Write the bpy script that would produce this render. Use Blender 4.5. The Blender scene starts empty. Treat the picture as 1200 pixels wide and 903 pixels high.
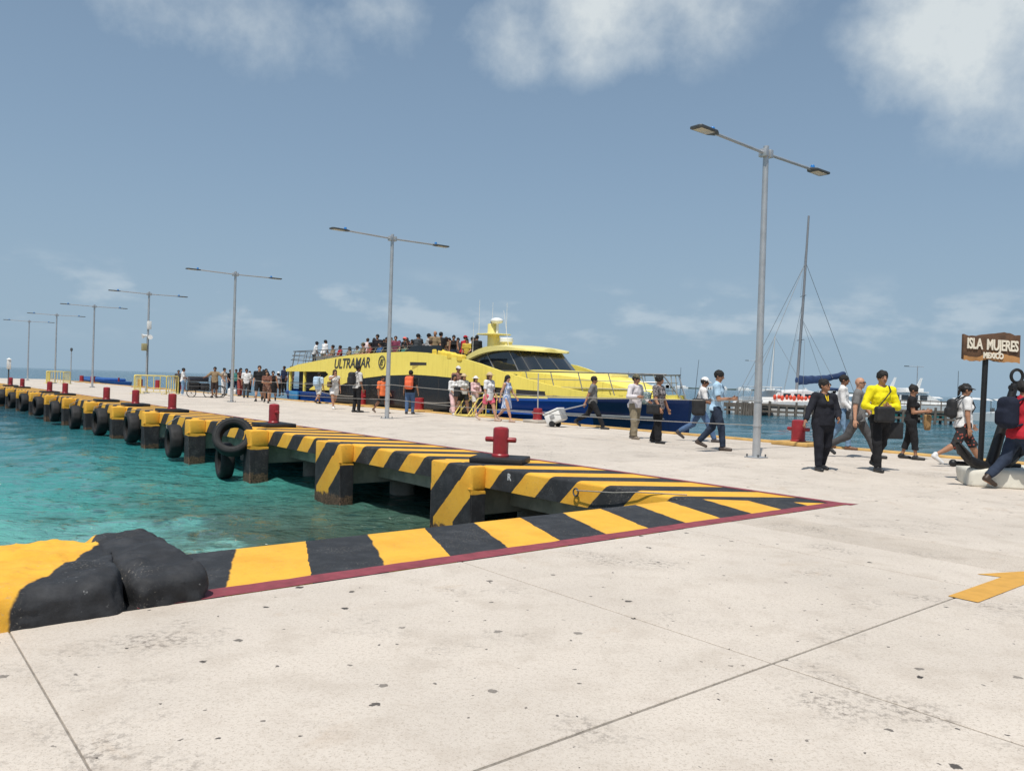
import bpy, bmesh, math, random, colorsys
import numpy as np
from mathutils import Vector, Matrix
random.seed(7); np.random.seed(7)
R = math.radians
scene = bpy.context.scene
C = scene.collection

# ------------------------------------------------------------------ camera, sky, sun, exposure
FPX, RHO, EYE, V0, A = 931.4, 0.0315, 1.37, -3.15, 0.6937
cam_data = bpy.data.cameras.new('camera'); cam = bpy.data.objects.new('camera', cam_data); C.objects.link(cam)
cam_data.sensor_width = 36.0; cam_data.lens = 36.0 * FPX / 1200.0
cam_data.clip_start = 0.05; cam_data.clip_end = 60000.0
cam.location = (0, 0, EYE)
cam.rotation_euler = (Matrix.Rotation(R(90) - math.atan(-V0 / FPX), 3, 'X') @ Matrix.Rotation(RHO, 3, 'Z')).to_euler()
scene.camera = cam

# photo pixel -> direction -> point on a plane of the place (pier frame: s along the pier, t across it)
PV = np.array([-math.sin(A), math.cos(A)]); QV = np.array([math.cos(A), math.sin(A)])
def ray(x, y):
    dx = x - 600; dy = y - 451.5
    u = math.cos(RHO) * dx + math.sin(RHO) * dy; v = -math.sin(RHO) * dx + math.cos(RHO) * dy
    return np.array([u / FPX, 1., -(v - V0) / FPX])
EYEV = np.array([0, 0, EYE])
def gz(x, y, z=0.): r = ray(x, y); return r * ((z - EYE) / r[2]) + EYEV
def gy(x, y, Y): return ray(x, y) * Y + EYEV
def W(s, t, z=0.): a = s * PV + t * QV; return Vector((a[0], a[1], z))

SUN_EL = 65.0
world = bpy.data.worlds.new('World'); scene.world = world; world.use_nodes = True
wt = world.node_tree; wt.nodes.clear()
def wn(kind, **kw):
    n = wt.nodes.new(kind)
    for k, v in kw.items(): setattr(n, k, v)
    return n
def wl(a, b): wt.links.new(a, b)
def wmath(op, a, b=None, c=None, clamp=False):
    n = wn('ShaderNodeMath', operation=op); n.use_clamp = clamp
    for i, v in enumerate((a, b, c)):
        if v is None: continue
        if isinstance(v, (int, float)): n.inputs[i].default_value = v
        else: wl(v, n.inputs[i])
    return n.outputs[0]
def wmix(f, a, b):
    n = wn('ShaderNodeMix', data_type='RGBA')
    for i, v in ((0, f), (6, a), (7, b)):
        if isinstance(v, (int, float)): n.inputs[i].default_value = v
        elif isinstance(v, tuple): n.inputs[i].default_value = (*v, 1)
        else: wl(v, n.inputs[i])
    return n.outputs[2]
sky = wn('ShaderNodeTexSky', sky_type='NISHITA'); sky.sun_disc = False
sky.sun_elevation = R(SUN_EL); sky.sun_rotation = R(199)
sky.air_density = 1.0; sky.dust_density = 1.6; sky.ozone_density = 1.5; sky.altitude = 0
SKYK = 0.078
wtc = wn('ShaderNodeTexCoord')
wsep = wn('ShaderNodeSeparateXYZ'); wl(wtc.outputs['Generated'], wsep.inputs[0])
zc = wsep.outputs[2]
# thin maritime haze: the air is greyer than a clean sky
skyg = wn('ShaderNodeVectorMath', operation='MULTIPLY'); wl(sky.outputs[0], skyg.inputs[0]); skyg.inputs[1].default_value = (0.98, 1.0, 1.0)
hzf = wn('ShaderNodeMapRange'); hzf.interpolation_type = 'SMOOTHSTEP'; wl(zc, hzf.inputs[0]); hzf.inputs[1].default_value = -.02; hzf.inputs[2].default_value = .55; hzf.inputs[3].default_value = .93; hzf.inputs[4].default_value = .45
hzc = wn('ShaderNodeMapRange'); hzc.interpolation_type = 'SMOOTHSTEP'; wl(zc, hzc.inputs[0]); hzc.inputs[1].default_value = 0.0; hzc.inputs[2].default_value = .30
hazed = wmix(hzf.outputs[0], skyg.outputs[0], wmix(hzc.outputs[0], (3.95, 5.50, 6.95), (3.4, 4.95, 6.75)))
# clouds: a broken layer on a plane overhead plus cumulus banks, noise-edged
zpl = wmath('ADD', wmath('MAXIMUM', zc, 0.0), 0.10)
cx = wmath('DIVIDE', wsep.outputs[0], zpl); cy = wmath('DIVIDE', wsep.outputs[1], zpl)
cv = wn('ShaderNodeCombineXYZ'); wl(cx, cv.inputs[0]); wl(cy, cv.inputs[1])
nz = wn('ShaderNodeTexNoise'); nz.inputs['Scale'].default_value = 0.55; nz.inputs['Detail'].default_value = 7; nz.inputs['Roughness'].default_value = 0.52
nz.inputs['Distortion'].default_value = 0.3
wl(cv.outputs[0], nz.inputs['Vector'])
ndir = wn('ShaderNodeTexNoise'); ndir.inputs['Scale'].default_value = 5.5; ndir.inputs['Detail'].default_value = 10; ndir.inputs['Roughness'].default_value = 0.60
wl(wtc.outputs['Generated'], ndir.inputs['Vector'])
total = None
def bank(px, py, wx, wy, amp):
    """a cloud bank round a direction, wx/wy = angular half sizes"""
    global total
    d = ray(px, py); d = d / np.linalg.norm(d)
    e1 = np.array([d[1], -d[0], 0]); e1 /= np.linalg.norm(e1); e2 = np.cross(e1, d)
    acc = None
    for e, w in ((e1, wx), (e2, wy)):
        n = wn('ShaderNodeVectorMath', operation='DOT_PRODUCT'); wl(wtc.outputs['Generated'], n.inputs[0]); n.inputs[1].default_value = tuple(e / w)
        sq = wmath('MULTIPLY', n.outputs['Value'], n.outputs['Value'])
        acc = sq if acc is None else wmath('ADD', acc, sq)
    n = wn('ShaderNodeVectorMath', operation='DOT_PRODUCT'); wl(wtc.outputs['Generated'], n.inputs[0]); n.inputs[1].default_value = tuple(d)
    front = wmath('GREATER_THAN', n.outputs['Value'], 0.3)
    g = wmath('MULTIPLY', wmath('MULTIPLY', wmath('SUBTRACT', 1.0, acc, clamp=True), amp), front)
    total = g if total is None else wmath('MAXIMUM', total, g)
bank(1130, 30, .15, .125, 1.15); bank(1195, 85, .15, .12, .72)
bank(720, 5, .22, .12, .80); bank(610, 45, .11, .08, .7)
bank(250, -10, .26, .12, .62); bank(440, 5, .10, .08, .55); bank(860, -15, .14, .07, .5)
hi = wmath('MULTIPLY', total, 1.0)
edge = wmath('MULTIPLY_ADD', wmath('SUBTRACT', ndir.outputs[0], 0.5), 2.0, wmath('SUBTRACT', hi, 0.30))
bankm = wmath('MULTIPLY', wmath('MULTIPLY', wmath('MULTIPLY', edge, 1.55, clamp=True), wmath('MULTIPLY', hi, 2.0, clamp=True)), 0.85)
# layer higher up (mostly above the frame), continuing all round
mr = wn('ShaderNodeMapRange'); mr.interpolation_type = 'SMOOTHSTEP'; wl(nz.outputs[0], mr.inputs[0]); mr.inputs[1].default_value = 0.55; mr.inputs[2].default_value = 0.74
el = wn('ShaderNodeMapRange'); el.interpolation_type = 'SMOOTHSTEP'; wl(zc, el.inputs[0]); el.inputs[1].default_value = 0.40; el.inputs[2].default_value = 0.55
layer = wmath('MULTIPLY', wmath('MULTIPLY', mr.outputs[0], el.outputs[0]), 0.7)
# small fair-weather clouds along the horizon
mp = wn('ShaderNodeMapping'); wl(wtc.outputs['Generated'], mp.inputs[0]); mp.inputs['Scale'].default_value = (1, 1, 2.6); mp.inputs['Location'].default_value = (0.37, 0.2, 0.1)
nh = wn('ShaderNodeTexNoise'); nh.inputs['Scale'].default_value = 8.5; nh.inputs['Detail'].default_value = 7; nh.inputs['Roughness'].default_value = 0.55
wl(mp.outputs[0], nh.inputs['Vector'])
mh = wn('ShaderNodeMapRange'); mh.interpolation_type = 'SMOOTHSTEP'; wl(nh.outputs[0], mh.inputs[0]); mh.inputs[1].default_value = 0.50; mh.inputs[2].default_value = 0.66
b1 = wn('ShaderNodeMapRange'); b1.interpolation_type = 'SMOOTHSTEP'; wl(zc, b1.inputs[0]); b1.inputs[1].default_value = 0.025; b1.inputs[2].default_value = 0.075
b2 = wn('ShaderNodeMapRange'); b2.interpolation_type = 'SMOOTHSTEP'; wl(zc, b2.inputs[0]); b2.inputs[1].default_value = 0.145; b2.inputs[2].default_value = 0.09
low = wmath('MULTIPLY', wmath('MULTIPLY', mh.outputs[0], wmath('MULTIPLY', b1.outputs[0], b2.outputs[0])), 0.62)
cl = wmath('MAXIMUM', wmath('MAXIMUM', bankm, layer), low)
shade = wmix(wmath('MULTIPLY', bankm, 1.25, clamp=True), (6.2, 7.3, 8.2), (8.9, 9.5, 9.6))
final = wmix(cl, hazed, shade)
bg = wn('ShaderNodeBackground'); bg.inputs['Strength'].default_value = SKYK
wl(final, bg.inputs[0]); wo = wn('ShaderNodeOutputWorld'); wl(bg.outputs[0], wo.inputs[0])

sun_data = bpy.data.lights.new('sun', 'SUN'); sun = bpy.data.objects.new('sun', sun_data); C.objects.link(sun)
sun_data.energy = 4.0; sun_data.angle = R(0.55); sun_data.color = (1.0, 0.955, 0.88)
sun.rotation_euler = (R(90 - SUN_EL), 0, R(-19)); sun.location = (0, -10, 30)
scene.view_settings.view_transform = 'Standard'; scene.view_settings.look = 'None'
scene.view_settings.exposure = 0.10; scene.view_settings.gamma = 1.0; scene.view_settings.use_curve_mapping = False
scene.render.engine = 'CYCLES'

# ------------------------------------------------------------------ materials
class NT:
    def __init__(s, name):
        s.m = bpy.data.materials.new(name); s.m.use_nodes = True; s.t = s.m.node_tree
        s.b = s.t.nodes['Principled BSDF']
    def n(s, kind, **kw):
        x = s.t.nodes.new(kind)
        for k, v in kw.items(): setattr(x, k, v)
        return x
    def set(s, sock, v):
        if isinstance(v, (int, float)): sock.default_value = v
        elif isinstance(v, (tuple, list)):
            sock.default_value = (*v, 1) if len(v) == 3 and sock.type == 'RGBA' else tuple(v)
        else: s.t.links.new(v, sock)
    def math(s, op, a, b=None, c=None, clamp=False):
        x = s.n('ShaderNodeMath', operation=op); x.use_clamp = clamp
        for i, v in enumerate((a, b, c)):
            if v is not None: s.set(x.inputs[i], v)
        return x.outputs[0]
    def mix(s, f, a, b, blend='MIX'):
        x = s.n('ShaderNodeMix', data_type='RGBA', blend_type=blend)
        s.set(x.inputs[0], f); s.set(x.inputs[6], a); s.set(x.inputs[7], b); return x.outputs[2]
    def noise(s, vec, scale, detail=4, rough=.55, dist=0):
        x = s.n('ShaderNodeTexNoise'); s.set(x.inputs['Vector'], vec); x.inputs['Scale'].default_value = scale
        x.inputs['Detail'].default_value = detail; x.inputs['Roughness'].default_value = rough; x.inputs['Distortion'].default_value = dist
        return x.outputs[0]
    def voro(s, vec, scale, feature='F1', rnd=1.0, dim='3D'):
        x = s.n('ShaderNodeTexVoronoi', feature=feature, voronoi_dimensions=dim); s.set(x.inputs['Vector'], vec); x.inputs['Scale'].default_value = scale
        x.inputs['Randomness'].default_value = rnd; return x
    def step(s, v, a, b):
        x = s.n('ShaderNodeMapRange'); x.interpolation_type = 'SMOOTHSTEP'; s.set(x.inputs[0], v)
        x.inputs[1].default_value = a; x.inputs[2].default_value = b; return x.outputs[0]
    def obj(s): return s.n('ShaderNodeTexCoord').outputs['Object']
    def pos(s): return s.n('ShaderNodeNewGeometry').outputs['Position']
    def pier(s):
        """world position turned into the pier frame: x = across (t), y = along (s)"""
        r = s.n('ShaderNodeVectorRotate', rotation_type='Z_AXIS'); s.t.links.new(s.pos(), r.inputs['Vector']); r.inputs['Angle'].default_value = -A
        return r.outputs[0]
    def sep(s, v): x = s.n('ShaderNodeSeparateXYZ'); s.set(x.inputs[0], v); return x.outputs
    def scale(s, v, k): x = s.n('ShaderNodeMapping'); s.set(x.inputs[0], v); x.inputs['Scale'].default_value = k; return x.outputs[0]
    def bump(s, h, strength=.3, dist=.01, normal=None):
        x = s.n('ShaderNodeBump'); s.set(x.inputs['Height'], h); x.inputs['Strength'].default_value = strength; x.inputs['Distance'].default_value = dist
        if normal is not None: s.t.links.new(normal, x.inputs['Normal'])
        s.t.links.new(x.outputs[0], s.b.inputs['Normal']); return x.outputs[0]
    def out(s, col=None, rough=None, metal=None, spec=None):
        for k, v in (('Base Color', col), ('Roughness', rough), ('Metallic', metal), ('Specular IOR Level', spec)):
            if v is not None: s.set(s.b.inputs[k], v)
        return s.m
MATS = {}
def plain(name, col, rough=.6, metal=0., var=.18, scale=6., bump=0., bscale=60., spec=.5, dirt=0.):
    if name in MATS: return MATS[name]
    T = NT(name); v = T.obj()
    n = T.noise(v, scale, 5, .6)
    c = T.mix(T.math('MULTIPLY', T.step(n, .35, .75), 1.0), col, tuple(x * (1 - var) for x in col))
    if dirt > 0: c = T.mix(T.math('MULTIPLY', T.step(T.noise(v, scale * 2.3, 6, .65), .55, .8), dirt), c, (.16, .12, .08))
    T.out(c, T.math('MULTIPLY_ADD', n, .2, rough - .1), metal, spec)
    if bump: T.bump(T.noise(v, bscale, 4), bump, .004)
    MATS[name] = T.m; return T.m
def cloth(name, col, kind=None, col2=None):
    """woven fabric with soft folds; kind = stripe / print / floral / camo"""
    if name in MATS: return MATS[name]
    T = NT(name); v = T.obj()
    n = T.noise(v, 9, 4)
    c = T.mix(T.step(n, .35, .75), col, tuple(x * .82 for x in col))
    if kind == 'stripe':
        x = T.sep(v); ph = T.math('FRACT', T.math('MULTIPLY', T.math('ADD', x[0], T.math('MULTIPLY', x[1], .8)), 22))
        c = T.mix(T.step(ph, .45, .55), c, col2)
    elif kind == 'print': c = T.mix(T.step(T.noise(v, 34, 2), .5, .56), c, col2)
    elif kind == 'floral': c = T.mix(T.step(T.voro(v, 17).outputs['Distance'], .30, .24), c, col2)
    elif kind == 'camo': c = T.mix(T.step(T.noise(v, 15, 3), .52, .56), c, col2)
    T.out(c, .85, 0, .25)
    wv = T.noise(T.scale(v, (1, 1, .45)), 16, 3, .5, .6)
    T.bump(wv, .7, .02)
    MATS[name] = T.m; return T.m
def skin(tone):
    name = 'skin_%d' % tone
    if name in MATS: return MATS[name]
    col = [(.50, .27, .17), (.36, .18, .105), (.25, .12, .07), (.15, .068, .04)][tone]
    T = NT(name); v = T.obj()
    c = T.mix(T.noise(v, 12, 3), tuple(x * 1.1 for x in col), tuple(x * .85 for x in col))
    T.out(c, .5, 0, .4); T.b.inputs['Subsurface Weight'].default_value = .06; T.b.inputs['Subsurface Scale'].default_value = .02
    MATS[name] = T.m; return T.m

def streaked(name, col, rough=.35):
    """boat paint with rain and salt runs and faint plate seams"""
    T = NT(name); v = T.obj(); x = T.sep(v)
    st_ = T.noise(T.scale(v, (5, 5, .35)), 2.2, 5, .65)
    c = T.mix(T.math('MULTIPLY', T.step(st_, .48, .72), .30), col, tuple(q * .62 for q in col))
    c = T.mix(T.math('MULTIPLY', T.step(T.noise(v, 1.1, 5, .6), .45, .75), .22), c, tuple(min(1, q * 1.15 + .03) for q in col))
    seam = T.math('ABSOLUTE', T.math('SUBTRACT', T.math('FRACT', T.math('DIVIDE', x[0], 2.4)), .5))
    c = T.mix(T.math('MULTIPLY', T.step(seam, .008, .003), .45), c, tuple(q * .5 for q in col))
    T.out(c, T.math('MULTIPLY_ADD', st_, .25, rough - .08), 0, .45); T.bump(T.noise(v, 1.7, 2), .25, .03)
    MATS[name] = T.m; return T.m
def concrete_mat(name, col, spots=True, pebble=False):
    T = NT(name); v = T.pos()
    big = T.noise(v, .55, 5, .6); mid = T.noise(v, 3.2, 6, .62); fine = T.noise(v, 42, 5, .7)
    oi = T.n('ShaderNodeObjectInfo')
    c = T.mix(T.step(big, .3, .7), tuple(x * 1.04 for x in col), tuple(x * .90 for x in col))
    c = T.mix(T.math('MULTIPLY', T.step(mid, .46, .70), .42), c, (col[0] * .72, col[1] * .69, col[2] * .66))
    c = T.mix(T.math('MULTIPLY', T.step(fine, .48, .68), .55), c, (col[0] * .70, col[1] * .67, col[2] * .63))
    c = T.mix(T.math('MULTIPLY', T.step(T.noise(v, 95, 3, .7), .55, .66), .55 if not pebble else .8), c, (col[0] * .42, col[1] * .39, col[2] * .36))
    # brown rusty seepage and grey scuffs
    c = T.mix(T.math('MULTIPLY', T.step(T.noise(v, 1.3, 6, .7, .8), .58, .76), .55), c, (col[0] * .66, col[1] * .53, col[2] * .40))
    c = T.mix(T.math('MULTIPLY', T.math('MULTIPLY', T.step(T.noise(v, .9, 4, .6), .53, .68), T.step(T.noise(v, 24, 5, .75), .46, .62)), .75), c, (.17, .145, .125))
    if spots:
        for sc, rad, off in ((2.3, .062, 0.), (4.6, .048, 5.7)):
            m = T.n('ShaderNodeMapping'); T.set(m.inputs[0], v); m.inputs['Location'].default_value = (off, off * .6, 0); m.inputs['Scale'].default_value = (1, 1, 0)
            wob = T.n('ShaderNodeVectorMath', operation='ADD'); T.set(wob.inputs[0], m.outputs[0])
            nn = T.n('ShaderNodeTexNoise'); T.set(nn.inputs['Vector'], v); nn.inputs['Scale'].default_value = 30
            sc2 = T.n('ShaderNodeVectorMath', operation='SCALE'); T.set(sc2.inputs[0], nn.outputs[1]); sc2.inputs['Scale'].default_value = .045
            T.set(wob.inputs[1], sc2.outputs[0])
            vo = T.voro(wob.outputs[0], sc, dim='2D'); cs = T.sep(vo.outputs['Color'])
            r = T.math('SUBTRACT', T.math('MULTIPLY', T.step(cs[0], .22, 1.0), rad), .008)       # most cells have no spot, others vary in size
            d = T.math('SUBTRACT', vo.outputs['Distance'], r)
            c = T.mix(T.math('MULTIPLY', T.step(d, .006, -.004), T.math('MULTIPLY_ADD', cs[1], .45, .55)), c, (.045, .04, .038))
    tint = T.math('MULTIPLY_ADD', oi.outputs['Random'], .07, .965)
    vm = T.n('ShaderNodeVectorMath', operation='SCALE'); T.set(vm.inputs[0], c); T.set(vm.inputs['Scale'], tint)
    T.out(vm.outputs[0], T.math('MULTIPLY_ADD', mid, .15, .78), 0, .25)
    h = T.math('ADD', T.math('MULTIPLY', fine, .6), T.math('MULTIPLY', T.noise(v, 150, 3, .7), .6 if not pebble else 1.6))
    T.bump(T.math('ADD', h, T.math('MULTIPLY', mid, .8)), .45 if not pebble else .8, .006)
    return T.m
M_SLAB = concrete_mat('pale_concrete', (.59, .525, .455))
M_PEB = concrete_mat('pebbled_concrete', (.585, .515, .44), False, True)
M_JOINT = plain('joint_filler', (.27, .24, .205), .9, var=.4, scale=20)
M_GREY = plain('weathered_concrete', (.52, .47, .40), .9, var=.4, scale=3, bump=.6, bscale=25, dirt=.5)
YEL = (.80, .435, .05); BLK = (.026, .027, .030)
def paint_core(T, v, ph, tide=False):
    """ph in 0..1: black half / yellow half with hand-painted edges, wear and grime"""
    s = T.step(ph, .492, .508)
    y = T.mix(T.step(T.noise(v, 2.2, 6, .65), .35, .75), YEL, (.73, .35, .035))
    y = T.mix(T.math('MULTIPLY', T.step(T.noise(v, 16, 6, .7), .54, .74), .62), y, (.42, .235, .06))
    k = T.mix(T.step(T.noise(v, 5, 6, .7), .4, .75), BLK, (.05, .052, .057))
    k = T.mix(T.math('MULTIPLY', T.step(T.noise(v, 26, 6, .75), .63, .72), T.math('MULTIPLY', T.step(T.noise(v, 1.1, 3), .47, .60), .85)), k, (.48, .48, .48))
    c = T.mix(s, k, y)
    c = T.mix(T.math('MULTIPLY', T.math('MULTIPLY', T.step(T.noise(v, 60, 4, .75), .57, .68), T.step(T.noise(v, 1.7, 4), .47, .60)), .8), c, (.40, .36, .30))
    if tide:   # barnacles and weed where the sea wets the concrete
        z = T.sep(v)[2]
        zz = T.math('ADD', z, T.math('MULTIPLY', T.math('SUBTRACT', T.noise(v, 9, 5, .7), .5), .28))
        g = T.step(zz, -1.04, -1.11)
        c = T.mix(g, c, T.mix(T.step(T.noise(v, 30, 5, .8), .4, .62), (.20, .125, .08), (.02, .018, .014)))
    T.out(c, .72, 0, .3)
    T.bump(T.math('ADD', T.noise(v, 34, 6, .7), T.math('MULTIPLY', T.noise(v, 7, 4), 1.2)), .45, .008)
def hazard_pier():
    T = NT('hazard_stripes_pier'); v = T.pier(); x = T.sep(v)
    top = T.math('MULTIPLY', T.math('MAXIMUM', T.math('SUBTRACT', x[0], 8.03), 0.0), .63)
    wob = T.math('MULTIPLY', T.math('SUBTRACT', T.noise(v, 5, 4, .6), .5), .05)
    ph = T.math('ADD', T.math('ADD', T.math('ADD', x[1], T.math('MAXIMUM', x[2], -.97)), top), wob)
    paint_core(T, v, T.math('FRACT', T.math('DIVIDE', T.math('SUBTRACT', ph, 6.99 - 112), 1.12)), True); return T.m
def hazard_quay():
    T = NT('hazard_stripes_quay'); v = T.pier(); x = T.sep(v)
    wob = T.math('MULTIPLY', T.math('SUBTRACT', T.noise(v, 5, 4, .6), .5), .06)
    ph = T.math('ADD', T.math('SUBTRACT', x[0], T.math('MULTIPLY', T.math('SUBTRACT', x[1], 6.18), .43)), wob)
    paint_core(T, v, T.math('FRACT', T.math('DIVIDE', T.math('SUBTRACT', ph, 2.36 + .587 - 117.4), 1.174))); return T.m
def hazard_block():
    T = NT('hazard_paint_block'); v = T.pier(); x = T.sep(v)
    wob = T.math('MULTIPLY', T.math('SUBTRACT', T.noise(v, 3, 4, .6), .5), .10)
    paint_core(T, v, T.math('ADD', T.math('ADD', x[2], wob), .97), True); return T.m
M_HBLOCK = hazard_block()
def hazard_rock(thr):
    T = NT('hazard_paint_rock'); v = T.pier(); x = T.sep(v)
    wob = T.math('MULTIPLY', T.math('SUBTRACT', T.noise(v, 4, 4, .6), .5), .10)
    ph = T.math('ADD', T.math('SUBTRACT', x[0], T.math('MULTIPLY', T.math('SUBTRACT', x[1], 5.0), .62)), wob)
    paint_core(T, v, T.math('ADD', T.math('MULTIPLY', T.math('SUBTRACT', thr, ph), .8), .5)); return T.m
M_HPIER, M_HQUAY, M_HROCK1, M_HROCK2 = hazard_pier(), hazard_quay(), hazard_rock(.79), hazard_rock(.69)
M_YKERB = plain('yellow_kerb_paint', (.60, .37, .12), .7, var=.3, scale=3, bump=.3, dirt=.6)
M_MAROON = plain('maroon_line_paint', (.27, .052, .068), .75, var=.35, scale=7, bump=.5, bscale=90, dirt=.5)
M_ARROW = plain('ochre_road_paint', (.62, .33, .06), .7, var=.15, scale=9, bump=.4, bscale=90, dirt=.2)
M_RED = plain('red_bollard_paint', (.31, .022, .030), .38, var=.3, scale=5, bump=.15, dirt=.25)
M_BLACKP = plain('black_pad_paint', (.018, .018, .020), .55, var=.3, bump=.4, bscale=30)
M_RUB = plain('tyre_rubber', (.016, .016, .017), .75, var=.4, scale=9, bump=.5, bscale=45)
M_GALV = plain('galvanised_steel', (.50, .51, .52), .42, .55, var=.2, scale=4, spec=.5)
M_DKMET = plain('dark_fixture_metal', (.10, .105, .11), .5, .3)
M_LENS = plain('lamp_diffuser', (.55, .50, .40), .3)
M_BLUECAP = plain('blue_photocell', (.02, .22, .62), .35)
M_YTUBE = plain('yellow_tube_paint', (.80, .64, .17), .45, var=.25, dirt=.2)
M_WHITE = plain('white_gelcoat', (.80, .80, .78), .3, var=.06)
M_WPLAS = plain('white_plastic', (.75, .74, .71), .45, var=.08)
M_GPLAS = plain('grey_plastic', (.33, .33, .33), .5)
M_ROPE = plain('weathered_rope', (.33, .31, .28), .9, var=.4, scale=40, bump=.6, bscale=200)
M_IRON = plain('black_iron', (.010, .010, .011), .5, 0, var=.4, scale=12, bump=.3, bscale=40)
M_PLINTH = plain('limewashed_plinth', (.72, .69, .60), .85, var=.15, scale=5, bump=.4, bscale=40, dirt=.3)
M_FY = streaked('ferry_yellow_paint', (.88, .72, .14))
M_FYP = plain('ferry_pale_yellow_paint', (.86, .74, .27), .32, var=.04)
M_FB = streaked('ferry_blue_paint', (.010, .085, .40), .3)
M_FNAVY = streaked('ferry_navy_bow', (.010, .026, .095), .3)
M_FK = plain('ferry_black_panel', (.010, .011, .013), .16, var=.2)
M_GLASS = plain('tinted_glass', (.018, .024, .032), .05, var=.1, spec=.8)
M_DECK = plain('ferry_deck', (.23, .24, .25), .8)
M_INT = plain('dark_cabin_lining', (.03, .03, .033), .8)
M_STEEL = plain('stainless_rail', (.42, .41, .39), .35, .8)
M_DKRAIL = plain('dark_rail', (.12, .12, .12), .5, .4)
M_TARP = plain('yellow_tarpaulin', (.82, .60, .07), .6, var=.15, scale=5, bump=.6, bscale=9)
M_LETTER = plain('charcoal_lettering', (.045, .047, .052), .5)
M_SEAT = plain('grey_seat_shell', (.30, .29, .27), .5)
M_WOOD = plain('weathered_timber', (.17, .145, .12), .9, var=.45, scale=2.0, bump=.5, bscale=14, dirt=.4)
M_NAVYCLOTH = plain('navy_sail_cover', (.018, .045, .125), .8, var=.3, scale=2, bump=.5, bscale=5)
M_ORANGE = plain('orange_vest', (.75, .09, .04), .6)
M_TEALB = plain('teal_boot_stripe', (.03, .20, .19), .4)
M_SIGNB = plain('dark_carved_wood', (.12, .062, .032), .7, var=.45, scale=9, bump=.5, bscale=30)
M_SIGNT = plain('tan_carved_wood', (.47, .235, .085), .7, var=.35, scale=7, bump=.4, bscale=30)
M_CREAM = plain('cream_lettering', (.80, .73, .60), .6, var=.08)
M_HAIRK = plain('black_hair', (.012, .010, .009), .8, var=.4, scale=30, bump=.6, bscale=70)
M_HAIRB = plain('brown_hair', (.055, .028, .015), .8, var=.4, scale=30, bump=.6, bscale=70)
M_HAIRG = plain('grey_hair', (.24, .22, .20), .6, var=.3, scale=30)
M_HAIRL = plain('light_brown_hair', (.17, .095, .045), .8, var=.35, scale=30, bump=.6, bscale=70)
M_SHADES = plain('dark_lenses', (.01, .01, .01), .12)
M_EYE = plain('eye_dark', (.02, .014, .012), .3)
M_LIP = plain('lip_skin', (.23, .075, .06), .5)
M_BAGK = plain('black_nylon', (.016, .016, .018), .7, var=.35, scale=12, bump=.4, bscale=60)

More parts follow.
